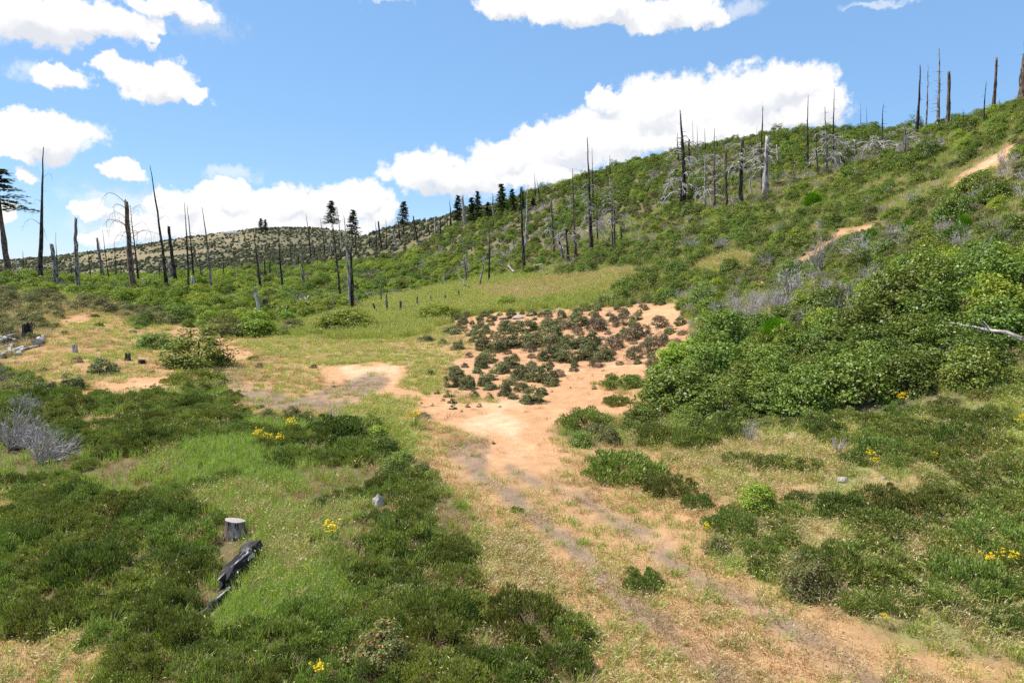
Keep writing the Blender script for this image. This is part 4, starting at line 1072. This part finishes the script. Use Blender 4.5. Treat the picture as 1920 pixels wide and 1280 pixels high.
DRP = lambda n, lo=.25, hi=.8, a=2.6, b=1.2: [('droop', 'brush', n, lo, hi, a * 1.1, b * 1.1)]
STB = lambda n, m='char', lo=.35, hi=.97, a=.7, b=.35: [('stub', m, n, lo, hi, a, b)]
VAL = ('slender charred pole standing in the valley scrub', 'charred poles of the valley')
SKY = ('thin dead spire on the skyline of the burnt ridge', 'dead spires on the ridge')
MID = ('short dead trunk standing on the middle slope', 'dead trunks of the middle slope')
SN = [
 # valley, left side
 (75,533,79,275,9,'char','spire','tall straight black pole, the highest spire over the valley',None,None,STB(14) + [('arch','char',5,.3,.8,3,2)]),
 (107,537,96,457,9,'mixed','broken','crooked grey broken trunk with a notched top, beside the tallest black pole',None,None,STB(2,'mixed')),
 (110,530,105,435,2.4,'char','spire',*VAL), (148,546,142,410,8.5,'mixed','broken','flat topped trunk of grey and brown wood between two black poles',None,None,STB(3,'mixed')),
 (198,529,182,447,5.5,'mixed','broken','white streaked leaning trunk beside a thin leaning spire',None,None,None),
 (205,527,192,430,2.6,'char','spire',*VAL), (190,527,188,450,3,'char','spire',*VAL), (218,527,214,452,2.6,'char','spire',*VAL), (170,528,164,468,3,'char','spire',*VAL),
 (251,550,239,378,10,'brownw','broken','thick scorched trunk with a snapped flat top and long arching twigs',None,None,[('arch','char',8,.55,.98,4.2,3.2)]),
 (260,518,244,385,4,'char','spire','thin dark trunk hung with fine arching twigs behind the snapped thick one',None,None,[('arch','char',18,.35,.95,4.4,2.6)]),
 (313,545,279,310,7.5,'char','spire','tall black spire leaning hard to one side in the valley',None,None,STB(10) + [('arch','char',4,.4,.7,2.5,2)]),
 (331,537,316,425,7.5,'char','broken','blackened trunk with ragged top beside the tall leaning spire',None,None,STB(6)+[('arch','char',4,.7,.95,2.4,2)]),
 (322,522,318,490,6,'mixed','broken','low grey stub behind the ragged black trunk',None,None,None),
 (354,556,346,380,5,'char','spire','one of two black spires standing close together, the thicker one',None,None,STB(8)), (362,505,351,385,4,'char','spire','one of two black spires standing close together, the thinner one',None,None,STB(6)),
 (397,549,379,388,5.5,'mixed','spire','dark spire with a whitened lower trunk at the valley edge',None,None,STB(6,'mixed')), (364,554,361,518,7,'silver','broken','short white bleached stub below the paired black spires',None,None,None),
 (45,522,42,470,3,'char','spire',*VAL), (36,510,30,485,4,'silver','broken','small white bleached stub near the tallest black pole',None,None,None), (276,547,268,522,5,'silver','broken','tilted white splinter below the thick snapped trunk',None,None,None),
 (378,520,372,470,3,'char','spire',*VAL), (420,520,417,470,2.5,'char','spire',*VAL), (135,525,132,490,3,'char','spire',*VAL), (228,528,226,490,2.5,'char','spire',*VAL), (300,520,296,478,2.5,'char','spire',*VAL), (440,525,438,480,2.5,'mixed','spire',*VAL),
 # valley, centre
 (490,549,475,436,6.5,'char','spire','thick black leaning pole above the white stump',None,None,STB(4)), (531,547,522,428,4.5,'char','spire',*VAL), (570,539,565,428,4.5,'mixed','spire','black pole with pale peeled foot in the valley centre',None,None,STB(4,'mixed')),
 (583,484,574,402,3,'char','spire',*VAL), (609,477,600,408,3,'char','spire',*VAL), (506,530,505,450,3.2,'char','spire',*VAL), (498,530,496,487,3.4,'char','broken',*VAL), (590,482,588,460,3,'char','broken',*VAL),
 (638,558,621,420,5,'char','spire','curving black pole standing beside the whitened twin trunk',None,None,STB(4)),
 (658,578,645,403,7,'silver','spire','whitened spire of the twin trunk by the meadow',None,None,STB(8,'silver')), (661,582,658,465,6.5,'char','broken','black half of the twin trunk by the meadow',None,None,None),
 (641,445,632,385,3,'silver','spire',*MID), (716,468,709,415,4.4,'char','broken',*MID), (724,468,723,410,3,'char','spire',*MID), (706,467,704,415,3,'char','spire',*MID), (744,468,735,430,5,'silver','broken','white tapered stub alone on the middle slope',None,None,None),
 (749,449,745,405,3.4,'char','spire',*MID), (783,454,775,405,3.4,'char','broken',*MID), (805,441,802,415,3,'char','spire',*MID), (816,444,815,410,4,'silver','broken',*MID), (826,441,825,408,3,'char','broken',*MID), (840,434,838,405,2.6,'char','spire',*MID),
 (693,462,692,432,3,'char','spire',*MID), (668,475,667,440,3,'char','broken',*MID), (545,480,543,440,2.6,'char','spire',*MID), (640,490,638,465,3,'char','broken',*MID), (620,470,618,440,3,'silver','spire',*MID), (595,500,594,470,3,'char','spire',*MID), (560,500,558,462,2.6,'char','spire',*MID),
 (486,587,478,538,7,'silver','broken','white bleached stump at the valley edge below the thick black pole',None,None,None), (496,585,494,560,10,'char','broken','squat black burnt stump beside the white bleached one',None,None,None),
 (558,573,557,553,4.5,'mixed','broken',*VAL),
 # slope, centre right
 (985,517,979,350,7,'char','spire','tall straight black pole at the meadow head',None,None,STB(10)), (986,465,990,345,4.4,'silver','spire','pale spire close behind the tall pole at the meadow head',None,None,STB(6,'mixed')),
 (1040,484,1033,375,5.4,'brownw','broken','scorched trunk under a spray of grey limbs, nearest the meadow',None,None,DRP(18,.3,.97,2.6,1.4)), (1057,490,1046,436,5,'mixed','broken','short leaning trunk in a tangle of grey limbs',None,None,DRP(8,.4,.98,2.2,1.6)), (1066,492,1062,428,5,'char','broken','short black trunk in a tangle of grey limbs',None,None,DRP(8,.5,.98,2.4,1.6)),
 (1080,483,1074,315,5.6,'brownw','spire','red brown trunk with a forked black tip and few limbs',None,None,DRP(9,.5,.85,1.8,1.0)+STB(8)), (1109,483,1101,257,7.6,'char','spire','tallest black spire of the slope with a skirt of grey drooping limbs',None,None,DRP(22,.2,.66,2.6,1.4)+STB(16,'char',.66,.98,.6,.3)),
 (1112,390,1110,275,3,'char','spire','thin spire just behind the tallest spire of the slope',None,None,STB(5)), (1121,452,1120,350,3,'char','spire',*MID), (1148,470,1143,330,5,'mixed','spire','trunk crowned with long hanging grey limbs right of the tallest slope spire',None,None,DRP(18,.35,.92,2.4,1.3)),
 (1153,462,1152,390,3,'char','broken',*MID), (1165,464,1164,425,4,'char','broken',*MID), (875,530,868,450,5,'mixed','spire','dead trunk with ragged side limbs above the fence posts',None,None,DRP(9,.3,.85,1.8,.9)), (917,532,917,420,4,'char','spire','straight dark trunk with sparse limbs at the meadow top',None,None,DRP(5,.3,.6,1.4,.8)+STB(5)),
 (898,540,907,495,4,'mixed','broken','crooked leaning trunk at the meadow top',None,None,None), (835,533,833,508,5.5,'mixed','broken','low brown stub above the fence line',None,None,None), (885,470,878,430,2.6,'mixed','spire',*MID), (940,505,935,455,3,'mixed','spire','thin grey limbed trunk among green brush',None,None,DRP(6,.3,.9,1.6,.8)),
 # ridge
 (1003,372,1002,325,2.6,'char','spire',*SKY,175), (1013,385,1006,335,3,'char','spire',*SKY), (1136,340,1136,305,2.4,'char','spire',*SKY,165), (1144,335,1143,290,2.6,'char','spire',*SKY,165), (1177,322,1177,303,2.4,'char','spire',*SKY,165), (1228,310,1227,290,2.4,'char','spire',*SKY,160),
 (845,424,843,375,4,'char','spire',*SKY), (873,430,867,367,6.4,'silver','broken','white bleached trunk standing among the ridge conifers',None,None,STB(4,'silver')), (925,412,924,362,4,'mixed','spire','grey limbed dead tree among the ridge conifers',None,None,DRP(12,.3,.9,2.6,1.2)),
 (1280,382,1276,206,10,'char','spire','large black spire with long grey limbs sweeping down one side',None,None,DRP(30,.06,.72,4.6,2.2)+STB(10,'char',.6,.97,.9,.5)), (1272,305,1270,250,4,'char','spire','small dark spire behind the large black one with sweeping limbs',None,None,STB(8)), (1292,305,1292,262,4,'char','broken','charred stub beside the large black spire',None,None,STB(3)),
 (1322,388,1322,298,4.6,'silver','spire','grey limbed snag between the large black spire and a brown trunk',None,None,DRP(14,.2,.9,2.8,1.6)), (1340,391,1340,240,5,'brownw','spire','slim brown trunk rising from grey limbs on the upper slope',None,None,DRP(12,.15,.7,2.6,1.6)+STB(5)), (1363,390,1361,275,6,'brownw','broken','dark brown trunk with a pale snapped tip',None,None,DRP(5,.5,.95,2.2,1.4)),
 (1388,387,1391,265,8.5,'char','broken','thick black trunk topped by twisted grey limbs',None,None,DRP(16,.5,.98,2.8,1.6)), (1409,365,1402,315,3,'silver','spire','thin bleached pole leaning beside the silver trunk',None,None,None), (1430,356,1430,200,4.4,'char','spire','thin dark spire rising behind the silver trunk',None,None,DRP(8,.3,.6,3,2)+STB(6)),
 (1434,368,1440,256,13,'silver','broken','thick silver bleached trunk with bent limbs on both sides',None,None,DRP(10,.35,.85,3.2,2.2)), (1460,314,1457,272,3.4,'silver','broken',*SKY), (1420,300,1419,235,2.2,'mixed','spire',*SKY), (1300,290,1298,225,2.2,'mixed','spire',*SKY,150), (1306,290,1307,235,2.2,'mixed','spire',*SKY,150),
 (1515,315,1516,178,4.6,'char','spire','bare black spire on the ridge left of the grey limbed pair',None,None,STB(9)), (1534,328,1532,248,3.6,'char','spire','dark pole among grey limbs on the ridge',None,None,DRP(6,.2,.6,2,1.2)), (1549,322,1547,200,5.6,'mixed','spire','grey trunk with a dense skirt of pale limbs on the ridge',None,None,DRP(26,.15,.62,3,1.6)+STB(6)), (1562,312,1564,165,4.4,'char','spire','dark spire behind the trunk with a skirt of pale limbs',None,None,DRP(10,.1,.4,3,2)+STB(8)),
 (1605,300,1604,262,4.4,'mixed','broken','pale stump with arching limbs on the ridge',None,None,DRP(10,.4,.98,3.2,2.4)), (1646,298,1645,260,3.4,'mixed','broken','low stub wrapped in arching pale limbs on the ridge',None,None,DRP(12,.4,.98,3.4,2.4)), (1654,292,1655,195,4,'char','spire','slim black spire above arching pale limbs',None,None,DRP(4,.2,.4,2.4,2)+STB(6)), (1697,295,1697,240,4,'mixed','broken','short trunk tented with straight pale limbs on the ridge',None,None,DRP(14,.4,.98,2.6,1.6)),
 (1614,262,1614,195,1.8,'char','spire',*SKY,200), (1627,262,1625,200,1.8,'char','spire',*SKY,200), (1585,275,1585,245,2,'char','spire',*SKY,190), (1430,250,1429,190,1.8,'mixed','spire',*SKY,185), (1345,285,1344,255,2.2,'char','spire',*SKY,170), (1322,290,1321,240,2,'char','spire',*SKY,170),
 (1717,258,1724,122,6.4,'char','spire','black spire at the near end of the row on the upper ridge',None,None,STB(10)), (1736,246,1739,122,4.4,'mixed','spire','flaking grey spire in the row on the upper ridge',None,None,STB(9,'mixed')), (1758,240,1760,92,6.4,'mixed','spire','tallest spire of the ridge row, bristling with short limbs',None,None,STB(34,'mixed',.2,.97,1.0,.5)), (1775,244,1780,135,6.6,'brownw','broken','thick flat topped trunk ending the ridge row',None,None,STB(6,'mixed')),
 (1844,236,1848,152,3.4,'char','spire','slim black spire beside the rounded bush on the ridge end',None,None,STB(5)), (1861,216,1867,110,5.6,'brownw','broken','flaking red brown trunk with a snapped top on the ridge end',None,None,STB(5,'brownw')), (1876,212,1875,186,3,'char','spire',*SKY), (1914,200,1923,55,15,'brownw','spire','massive flaking brown trunk highest on the hillside',None,None,STB(6,'brownw')),
 (1806,240,1806,205,2.2,'char','spire',*SKY), (1783,246,1784,215,2,'char','spire',*SKY), (1790,245,1791,212,1.8,'char','spire',*SKY),
]
LOGINFO = []
for e in SN:
    a = list(e) + [None] * (11 - len(e))
    bx, by, tx, ty, w, mat, st, lab, grp, dist, br = a[:11]
    o, p, hgt = snag(bx, by, tx, ty, w, mat, st, lab, grp, dist, br)
    LOGINFO.append((bx, by, round(float(p[1])), round(float(hgt), 1)))
print('SNAGS', LOGINFO)

# live conifers: trunk and needle crown
def crown_mesh(seed, slim=.2, gaps=.0):
    g = np.random.default_rng(seed); f = MB()
    C, Nn, A = [], [], []
    z = 0.02
    while z < .98:
        for k in range(g.integers(4, 7)):
            if g.uniform() < gaps: continue
            a = g.uniform(0, 6.28); L = slim * (1 - z) ** .75 * g.uniform(.6, 1.2) + .02
            n = 26
            t = g.uniform(.15, 1, n)
            d = np.array([math.cos(a), math.sin(a), 0])
            P = d * (L * t)[:, None] + np.array([0, 0, z]) + np.column_stack([np.zeros((n, 2)), -.10 * L / slim * t ** 2 * .6 + .03 * t])
            C.append(P + g.normal(0, .012, (n, 3))); A.append(d + g.normal(0, .5, (n, 3))); Nn.append(np.array([0, 0, 1.]) + g.normal(0, .5, (n, 3)))
        z += g.uniform(.025, .05)
    f.leaves(np.concatenate(C), np.concatenate(Nn), .05, .022, g, along=np.concatenate(A))
    return f.mesh('crown', MAT['conifer'])
CROWN = [crown_mesh(500 + i, .2) for i in range(3)] + [crown_mesh(510, .3, .2)]
def conifer(bx, by, tx, ty, w, crown_px, label, group=None, dist=None, mesh=None, trunk_px=3):
    p = stand(bx, by, dist)
    d = ray(tx, ty); top = d / d[1] * p[1]
    hgt = H + top[2] - p[2]; lean = (top[0] - p[0], 0)
    root = link('conifer_tree', None, None, p)
    me, pts, rad = trunk_mesh(hgt, lean, trunk_px / 2 / F * p[1], False, 'brownw', int(bx))
    link('trunk', me, root)
    ch = crown_px / F * p[1]; t = 1 - ch / hgt
    o = link('crown', CROWN[mesh if mesh is not None else int(bx) % 3], root, (lean[0] * t, lean[1] * t, hgt * t), (0, -math.atan2(-lean[0], hgt), bx), (w / F * p[1] / .30, w / F * p[1] / .30, ch * 1.03))
    tag(root, label, 'tree', group)
conifer(630, 480, 617, 378, 24, 40, 'live conifer with a dense crown high on a bare trunk')
conifer(663, 465, 656, 395, 24, 44, 'full dark conifer near the whitened twin trunk')
conifer(757, 424, 752, 379, 22, 40, 'lone dark conifer on the skyline of the middle slope')
for a in ((858,420,855,368,20,44),(885,420,884,372,22,44),(898,418,895,360,18,50),(941,404,937,345,24,52),(962,400,960,355,18,36),(978,398,978,352,14,40),(915,412,914,380,18,30),(1000,392,999,372,16,20)):
    conifer(*a, 'dark conifer in the small stand on the ridge', 'conifers of the ridge stand')
conifer(490, 438, 489, 410, 12, 20, 'tall dark tree on the crest of the far hill', 'tall trees on the far crest'); conifer(498, 438, 497, 412, 10, 20, 'tall dark tree on the crest of the far hill', 'tall trees on the far crest')
# pine with an open top at the valley's edge
conifer(16, 520, -8, 318, 62, 75, 'pine with bare lower trunk and open dark needle top', None, None, 3, 13)

# ------------------------------------------------------------------ fallen wood, stumps, rocks
def fallen(name, x0, y0, x1, y1, w, mat, label, group=None, lift=0.0, forks=3, taper=.45, up1=0.0, cat='log', jag=True):
    """a log or limb lying on the ground between two pixels"""
    a, b = hit(x0, y0), hit(x1, y1)
    r = w / 2 / F * a[1]
    L = np.linalg.norm(b - a)
    g = np.random.default_rng(int(x0 * 3 + y0))
    t = np.linspace(0, 1, 9)
    P = a + (b - a) * t[:, None] + g.normal(0, 1, (9, 3)) * np.array([1, 1, .4]) * min(.025 * L, r * .7)
    P[:, 2] = np.maximum(height(P[:, 0], P[:, 1]) + r * .8 + lift, P[:, 2]) + up1 * t
    quat = Vector(b - a).normalized().to_track_quat('Z', 'Y'); Mi = np.array(quat.to_matrix())
    Q = (P - a) @ Mi
    f = MB(); f.tube(Q, r * (1 - taper * t) * g.uniform(.95, 1.05, 9), 11, jag=r * 1.5 if jag else 0, rs=g.uniform(.72, 1.22, (1, 11)) * g.uniform(.95, 1.05, (9, 11)))
    me = f.mesh(name, MAT[mat], False)
    root = link(name, None if forks else me, None, a); root.rotation_euler = quat.to_euler()
    if forks: link('trunk', me, root)
    for k in range(forks):
        q = Q[g.integers(2, 8)]
        link('branch', branch('stub' if k % 2 else 'arch', mat), root, q, (g.uniform(-.4, .4), g.uniform(-.9, .4), g.uniform(0, 6.28)), max(L * g.uniform(.10, .25), .3))
    return tag(root, label, cat, group)

def stump(x, y, w, h, mat, label, cut=None, group=None):
    p = hit(x, y); r = w / 2 / F * p[1]; hm = h / F * p[1]
    g = np.random.default_rng(int(x)); n = 22
    a = np.arange(n) / n * 2 * math.pi
    flute = 1 + .07 * np.sin(a * 3 + g.uniform(0, 6)) + .05 * np.sin(a * 5 + g.uniform(0, 6)) + g.normal(0, .02, n)
    rings = []
    for t in np.linspace(0, 1, 7):
        rr = r * (1.0 + .32 * (1 - t) ** 3) * (1 + (flute - 1) * (1.6 - t)) * g.uniform(.99, 1.01, n)
        zz = t * hm - .3 * (t == 0)
        tilt = (.10 * np.cos(a + 2.2) * r * 2 if cut else g.uniform(-.3, .25, n) * hm) * t ** 4
        rings.append(np.column_stack([np.cos(a) * rr, np.sin(a) * rr, zz + tilt]))
    root = link('cut_stump' if cut else 'burnt_stump', None, None, p, (0, .05, 0))
    f = MB(); V = np.concatenate(rings); i = np.arange(6)[:, None] * n; k = np.arange(n)[None]; k2 = (k + 1) % n
    f.add(V, np.stack([i + k, i + k2, i + n + k2, i + n + k], -1).reshape(-1, 4))
    link('bark', f.mesh('bark', MAT[mat], True), root)
    top = rings[-1]; c0 = top.mean(0)
    inner = c0 + (top - c0) * .6 + np.array([0, 0, .006 if cut else -hm * .15])
    c = MB(); c.add(np.vstack([top, inner, [c0 + [0, 0, .01 if cut else -hm * .3]]]), [(q, (q + 1) % n, n + (q + 1) % n, n + q) for q in range(n)], [(n + q, n + (q + 1) % n, 2 * n) for q in range(n)])
    link('cut_face' if cut else 'burnt_top', c.mesh('cut_face', MAT[cut or mat]), root)
    return tag(root, label, 'stump', group)

stump(440, 1006, 37, 34, 'mixed', 'grey sawn stump with a pale flat top in green grass', 'cut')
stump(140, 660, 9, 15, 'silver', 'small pale stump in dry grass near the log heap', 'cut')
stump(52, 640, 16, 34, 'char', 'black burnt stump behind the heap of grey logs')
stump(240, 675, 9, 12, 'char', 'low charred stub beside the big glossy bush', None); stump(266, 681, 12, 7, 'char', 'flat charred stub at the foot of the big glossy bush', None)
fallen('fallen_log', 476, 1042, 424, 1104, 36, 'charlog', 'charred split log lying in the grass below the sawn stump', forks=3, taper=.35)
fallen('fallen_limb', 428, 1112, 370, 1164, 15, 'charlog', 'thin broken grey limb at the end of the charred split log', forks=3)
for i, (a, b, c, d, w, m) in enumerate([(0,668,40,655,10,'silver'),(5,660,50,636,6,'silver'),(18,650,46,622,5,'silver'),(0,655,22,640,9,'silver'),(25,662,78,648,6,'mixed'),(10,672,24,650,7,'silver'),(40,645,60,640,6,'mixed'),(0,645,30,650,7,'silver'),(30,668,44,652,8,'silver')]):
    fallen('heaped_log', a, b, c, d, w, m, 'weathered log in the heap beside the black burnt stump', 'logs of the heap', lift=.12 * (i % 4), forks=0)
fallen('heaped_root', 70, 650, 80, 640, 14, 'silver', 'pale rounded root end at the edge of the log heap', forks=0, lift=.1)
fallen('leaning_pole', 683, 588, 641, 543, 5, 'char', 'charred pole leaning against the black half of the twin trunk', up1=2.6, forks=0, taper=.3)
fallen('fallen_limb', 1920, 690, 1765, 650, 9, 'silver', 'long bleached limb lying across the scrub at the slope edge', forks=8, lift=.9, taper=.7)
fallen('fallen_limb', 1738, 682, 1690, 688, 5, 'silver', 'short grey limb in the thicket below the long bleached limb', forks=5, lift=.5)
fallen('fallen_log', 878, 548, 858, 520, 3, 'mixed', 'white log slanting down the brush above the meadow', forks=0, lift=.7)
fallen('fallen_log', 965, 520, 953, 506, 3.5, 'silver', 'forked white driftwood branch at the meadow top', forks=4, lift=.7)
fallen('fallen_log', 1002, 508, 1018, 504, 3.5, 'silver', 'short pale log at the top of the tall grass', forks=0, lift=.6)
fallen('crossed_stick', 564, 592, 578, 570, 2.6, 'silver', 'pale stick propped in a cross at the valley edge', 'crossed sticks', up1=1.0, forks=0); fallen('crossed_stick', 586, 590, 571, 572, 2.6, 'silver', 'pale stick propped in a cross at the valley edge', 'crossed sticks', up1=1.0, forks=0)
fallen('fallen_log', 690, 585, 700, 578, 4, 'mixed', 'short log lying at the foot of the leaning pole', forks=0, lift=.2)
fallen('fallen_log', 1395, 800, 1420, 790, 3, 'silver', 'thin grey stick under the dark thicket', forks=3, lift=.2)

for x, y, w, h, lab in ((20, 842, 95, 100, 'dense fan of dead grey brush leaning from the dark carpet'), (78, 868, 110, 90, 'spread of bleached dead brush just beyond the dense fan'), (40, 775, 60, 46, 'small dead grey brush above the dense fan')):
    p = hit(x, y); k = w / F * p[1]; kh = h / F * p[1]
    tag(link('dead_brush', DEADFAN, None, p, (0, .2, .3 + x * .01), (k * .75, k * .75, kh * .95)), lab, 'dead bush'); thin.add(p[0], p[1], k * .6)
DB = [(1289,472,60,26),(1477,556,95,46),(1621,490,115,46),(1531,510,55,60),(1699,470,70,40),(1574,592,95,36),(1504,614,60,30),(1312,566,66,26),(1594,556,70,24),(1797,470,56,30),(1828,520,60,60),(1808,404,85,22),
      (1376,612,26,50),(1711,388,60,24),(1402,828,46,36),(1740,292,46,30),(1690,292,40,28),(1565,850,40,26),(1435,505,40,26),(1350,470,40,24),(1660,455,50,30),(1850,440,50,26),(1880,460,46,26),(1760,450,46,34),(1560,470,40,30)]
for i, (x, y, w, h) in enumerate(DB):
    p = hit(x, y); k = w / F * p[1]; kh = h / F * p[1]
    tag(link('dead_brush', DEAD[i % 4], None, (p[0], p[1] - .2, p[2] + .1), (0, 0, i * 1.3), (k * .62, k * .62, kh * 1.35)), where('%s tangle of bleached brush' % ('wide' if w > 60 else ('upright' if h > w * .8 else 'small')), 'O' if y > 530 else 'H', p[0], p[1]), 'dead bush', 'bleached brush on the slope')

def rock_mesh(seed, flat=.6):
    import bmesh
    g = np.random.default_rng(seed); bm = bmesh.new(); bmesh.ops.create_icosphere(bm, subdivisions=2, radius=.5)
    o = g.uniform(0, 50, 3)
    for v in bm.verts:
        n = v.co.normalized()
        v.co *= 1 + 1.1 * float(fbm(n.x * 1.6 + o[0], n.y * 1.6 + n.z * 2 + o[1], 5, 3)); v.co.z *= flat
        for pl in ((.7, .2, .6), (-.5, .6, .5), (0, -.8, .4)):
            d = v.co.dot(Vector(pl).normalized())
            if d > .3: v.co -= Vector(pl).normalized() * (d - .3)
    me = bpy.data.meshes.new('rock'); bm.to_mesh(me); bm.free(); return me
RK = [rock_mesh(i, .45 + .1 * i) for i in range(4)]
def rock(x, y, w, h, mat, label, group=None, k=0):
    p = hit(x, y); s = w / F * p[1]
    key = ('rk', k, mat)
    if key not in BMESH:
        m = RK[k].copy(); m.materials.clear(); m.materials.append(MAT[mat]); BMESH[key] = m
    o = link('rock', BMESH[key], None, (p[0], p[1], p[2] + s * .1), (0, 0, x), (s, s * .8, h / w * s * 1.6))
    tag(o, label, 'rock', group)
rock(709, 946, 32, 28, 'rock', 'jagged pale wood coloured rock poking out of the dark carpet', None, 3)
rock(1580, 902, 24, 16, 'rock', 'pale rounded rock in blond grass at the slope foot', None, 1); rock(1657, 897, 12, 9, 'rock', 'small pale rock near the rounded one at the slope foot', None, 2)
rock(972, 597, 30, 9, 'rock', 'white flat slab between the meadow and the manzanita patch', None, 0)
fallen('fallen_log', 962, 597, 938, 600, 5, 'char', 'dark log lying beside the white flat slab', forks=0)
for i, (x, y, w) in enumerate([(262,728,9),(272,724,7),(285,731,10),(297,726,12),(308,722,10),(316,727,8),(325,720,8),(250,726,7),(236,728,9),(290,720,7),(330,725,7),(268,733,8),(222,733,7)]):
    rock(x, y, w, w * .6, 'ochre', 'ochre stone on the eroded ledge above the dark carpet', 'stones of the ledge', i % 4)

# ------------------------------------------------------------------ fence posts, flowers, far house
for bx, by, tx, ty, w in ((707,590,699,568,4),(725,588,724,550,5),(752,590,751,563,6.4),(783,577,782,555,4),(716,570,714,535,3.4),(835,567,835,553,3.4),(525,592,525,572,4),(538,602,538,575,5),(614,582,614,568,4),(808,572,808,552,3),(860,560,860,544,3)):
    lean = bx - tx > 4
    snag(bx, by, tx, ty, w, 'post', 'broken', 'leaning weathered fence post at the meadow edge' if lean else ('thick dark fence post in the meadow grass' if w > 6 else 'weathered fence post along the old meadow fence'), None if lean or w > 6 else 'posts of the meadow fence', name='fence_post', cat='fence post')

def flower_mesh(seed, mat):
    g = np.random.default_rng(seed); st, pe = MB(), MB()
    for k in range(26):
        a = g.uniform(0, 6.28); r = g.uniform(0, .2); hgt = g.uniform(.3, .55)
        b = np.array([math.cos(a) * r, math.sin(a) * r, 0]); e = b * 1.5 + [0, 0, hgt]
        st.tube([b, (b + e) / 2, e], [.005, .004, .003], 3, cap=False)
        pe.leaves(e + g.normal(0, .022, (9, 3)), np.array([[0, 0, 1.]] * 9) + g.normal(0, .4, (9, 3)), .045, .035, g)
    n = 60
    st.leaves(g.normal(0, .12, (n, 3)) * [1, 1, .4] + [0, 0, .18], unit(g, n) + [0, 0, .5], .07, .02, g)
    return st.mesh('flower_stem', MAT['greengrass']), pe.mesh('petals', MAT[mat])
FL = [flower_mesh(i, 'flower') for i in range(3)]
for i, (x, y, w, lab) in enumerate([(622,1022,34,'yellow wildflower clump in green grass beside the dark carpet'),(548,812,22,None),(486,838,26,None),(524,842,22,None),(503,836,16,None),(778,802,26,'yellow wildflower clump alone on the dry track edge'),
      (1855,1078,30,'yellow wildflowers in the mixed scrub at the slope foot'),(1890,1068,26,'yellow wildflowers in the mixed scrub at the slope foot'),(600,1285,30,'yellow wildflowers in front of the red tipped shrub'),(1325,1008,18,'small yellow flowers at the edge of the wheel track'),(1660,1178,16,'small yellow flowers at the edge of the wheel track'),
      (1690,765,22,'yellow flowers at the foot of the oak thicket'),(1630,870,18,'yellow flowers near the pale rounded rock'),(1640,882,16,'yellow flowers near the pale rounded rock'),(1080,1205,18,'pale yellow flowers at the carpet rim below the blond grass'),(990,1005,12,'small yellow flowers in blond grass'),(1745,870,16,'yellow flowers in the mixed scrub below the thicket'),(1915,810,24,'yellow flowers beside the oak thicket edge')]):
    p = hit(x, y); s = w / F * p[1] / .5
    root = link('yellow_wildflower', None, None, (p[0], p[1], p[2] + .12), (0, 0, x), s)
    link('stem', FL[i % 3][0], root); link('petals', FL[i % 3][1], root)
    tag(root, lab or 'yellow wildflower clump at the crest of the dark carpet', 'flower', 'yellow flowers')

def house(x, y, w, label):
    p = hit(x, y); s = w / F * p[1]; d, h = s * .5, s * .2
    root = link('far_house', None, None, (p[0], p[1], p[2]), (0, 0, .12))
    def box(name, mat, x0, x1, y0, y1, z0, z1, parent=root):
        f = MB(); V = [(a, b, c) for c in (z0, z1) for b in (y0, y1) for a in (x0, x1)]
        f.add(V, [(0, 2, 3, 1), (4, 5, 7, 6), (0, 1, 5, 4), (2, 6, 7, 3), (0, 4, 6, 2), (1, 3, 7, 5)]); return link(name, f.mesh(name, MAT[mat]), parent)
    box('wall', 'plaster', -s / 2, s / 2, 0, d, -2, h)
    f = MB(); o = s * .04
    V = [(-s / 2 - o, -o, h + .01), (s / 2 + o, -o, h + .01), (s / 2 + o, d + o, h + .01), (-s / 2 - o, d + o, h + .01), (-s / 2 - o, d / 2, h * 1.6), (s / 2 + o, d / 2, h * 1.6)]
    f.add(V, [(0, 1, 5, 4), (2, 3, 4, 5), (3, 2, 1, 0)], [(1, 2, 5), (3, 0, 4)]); link('roof', f.mesh('roof', MAT['roof']), root)
    for k in (-.34, -.12, .30): box('window', 'glass', (k - .05) * s, (k + .05) * s, -.05, .02, h * .45, h * .8)
    box('door', 'stem', .06 * s, .11 * s, -.06, .02, 0, h * .75)
    tag(root, label, 'house')
house(427, 440, 17, 'long pale low house among trees on the far hill'); house(443, 439, 12, 'short pale house at the end of the long one on the far hill')
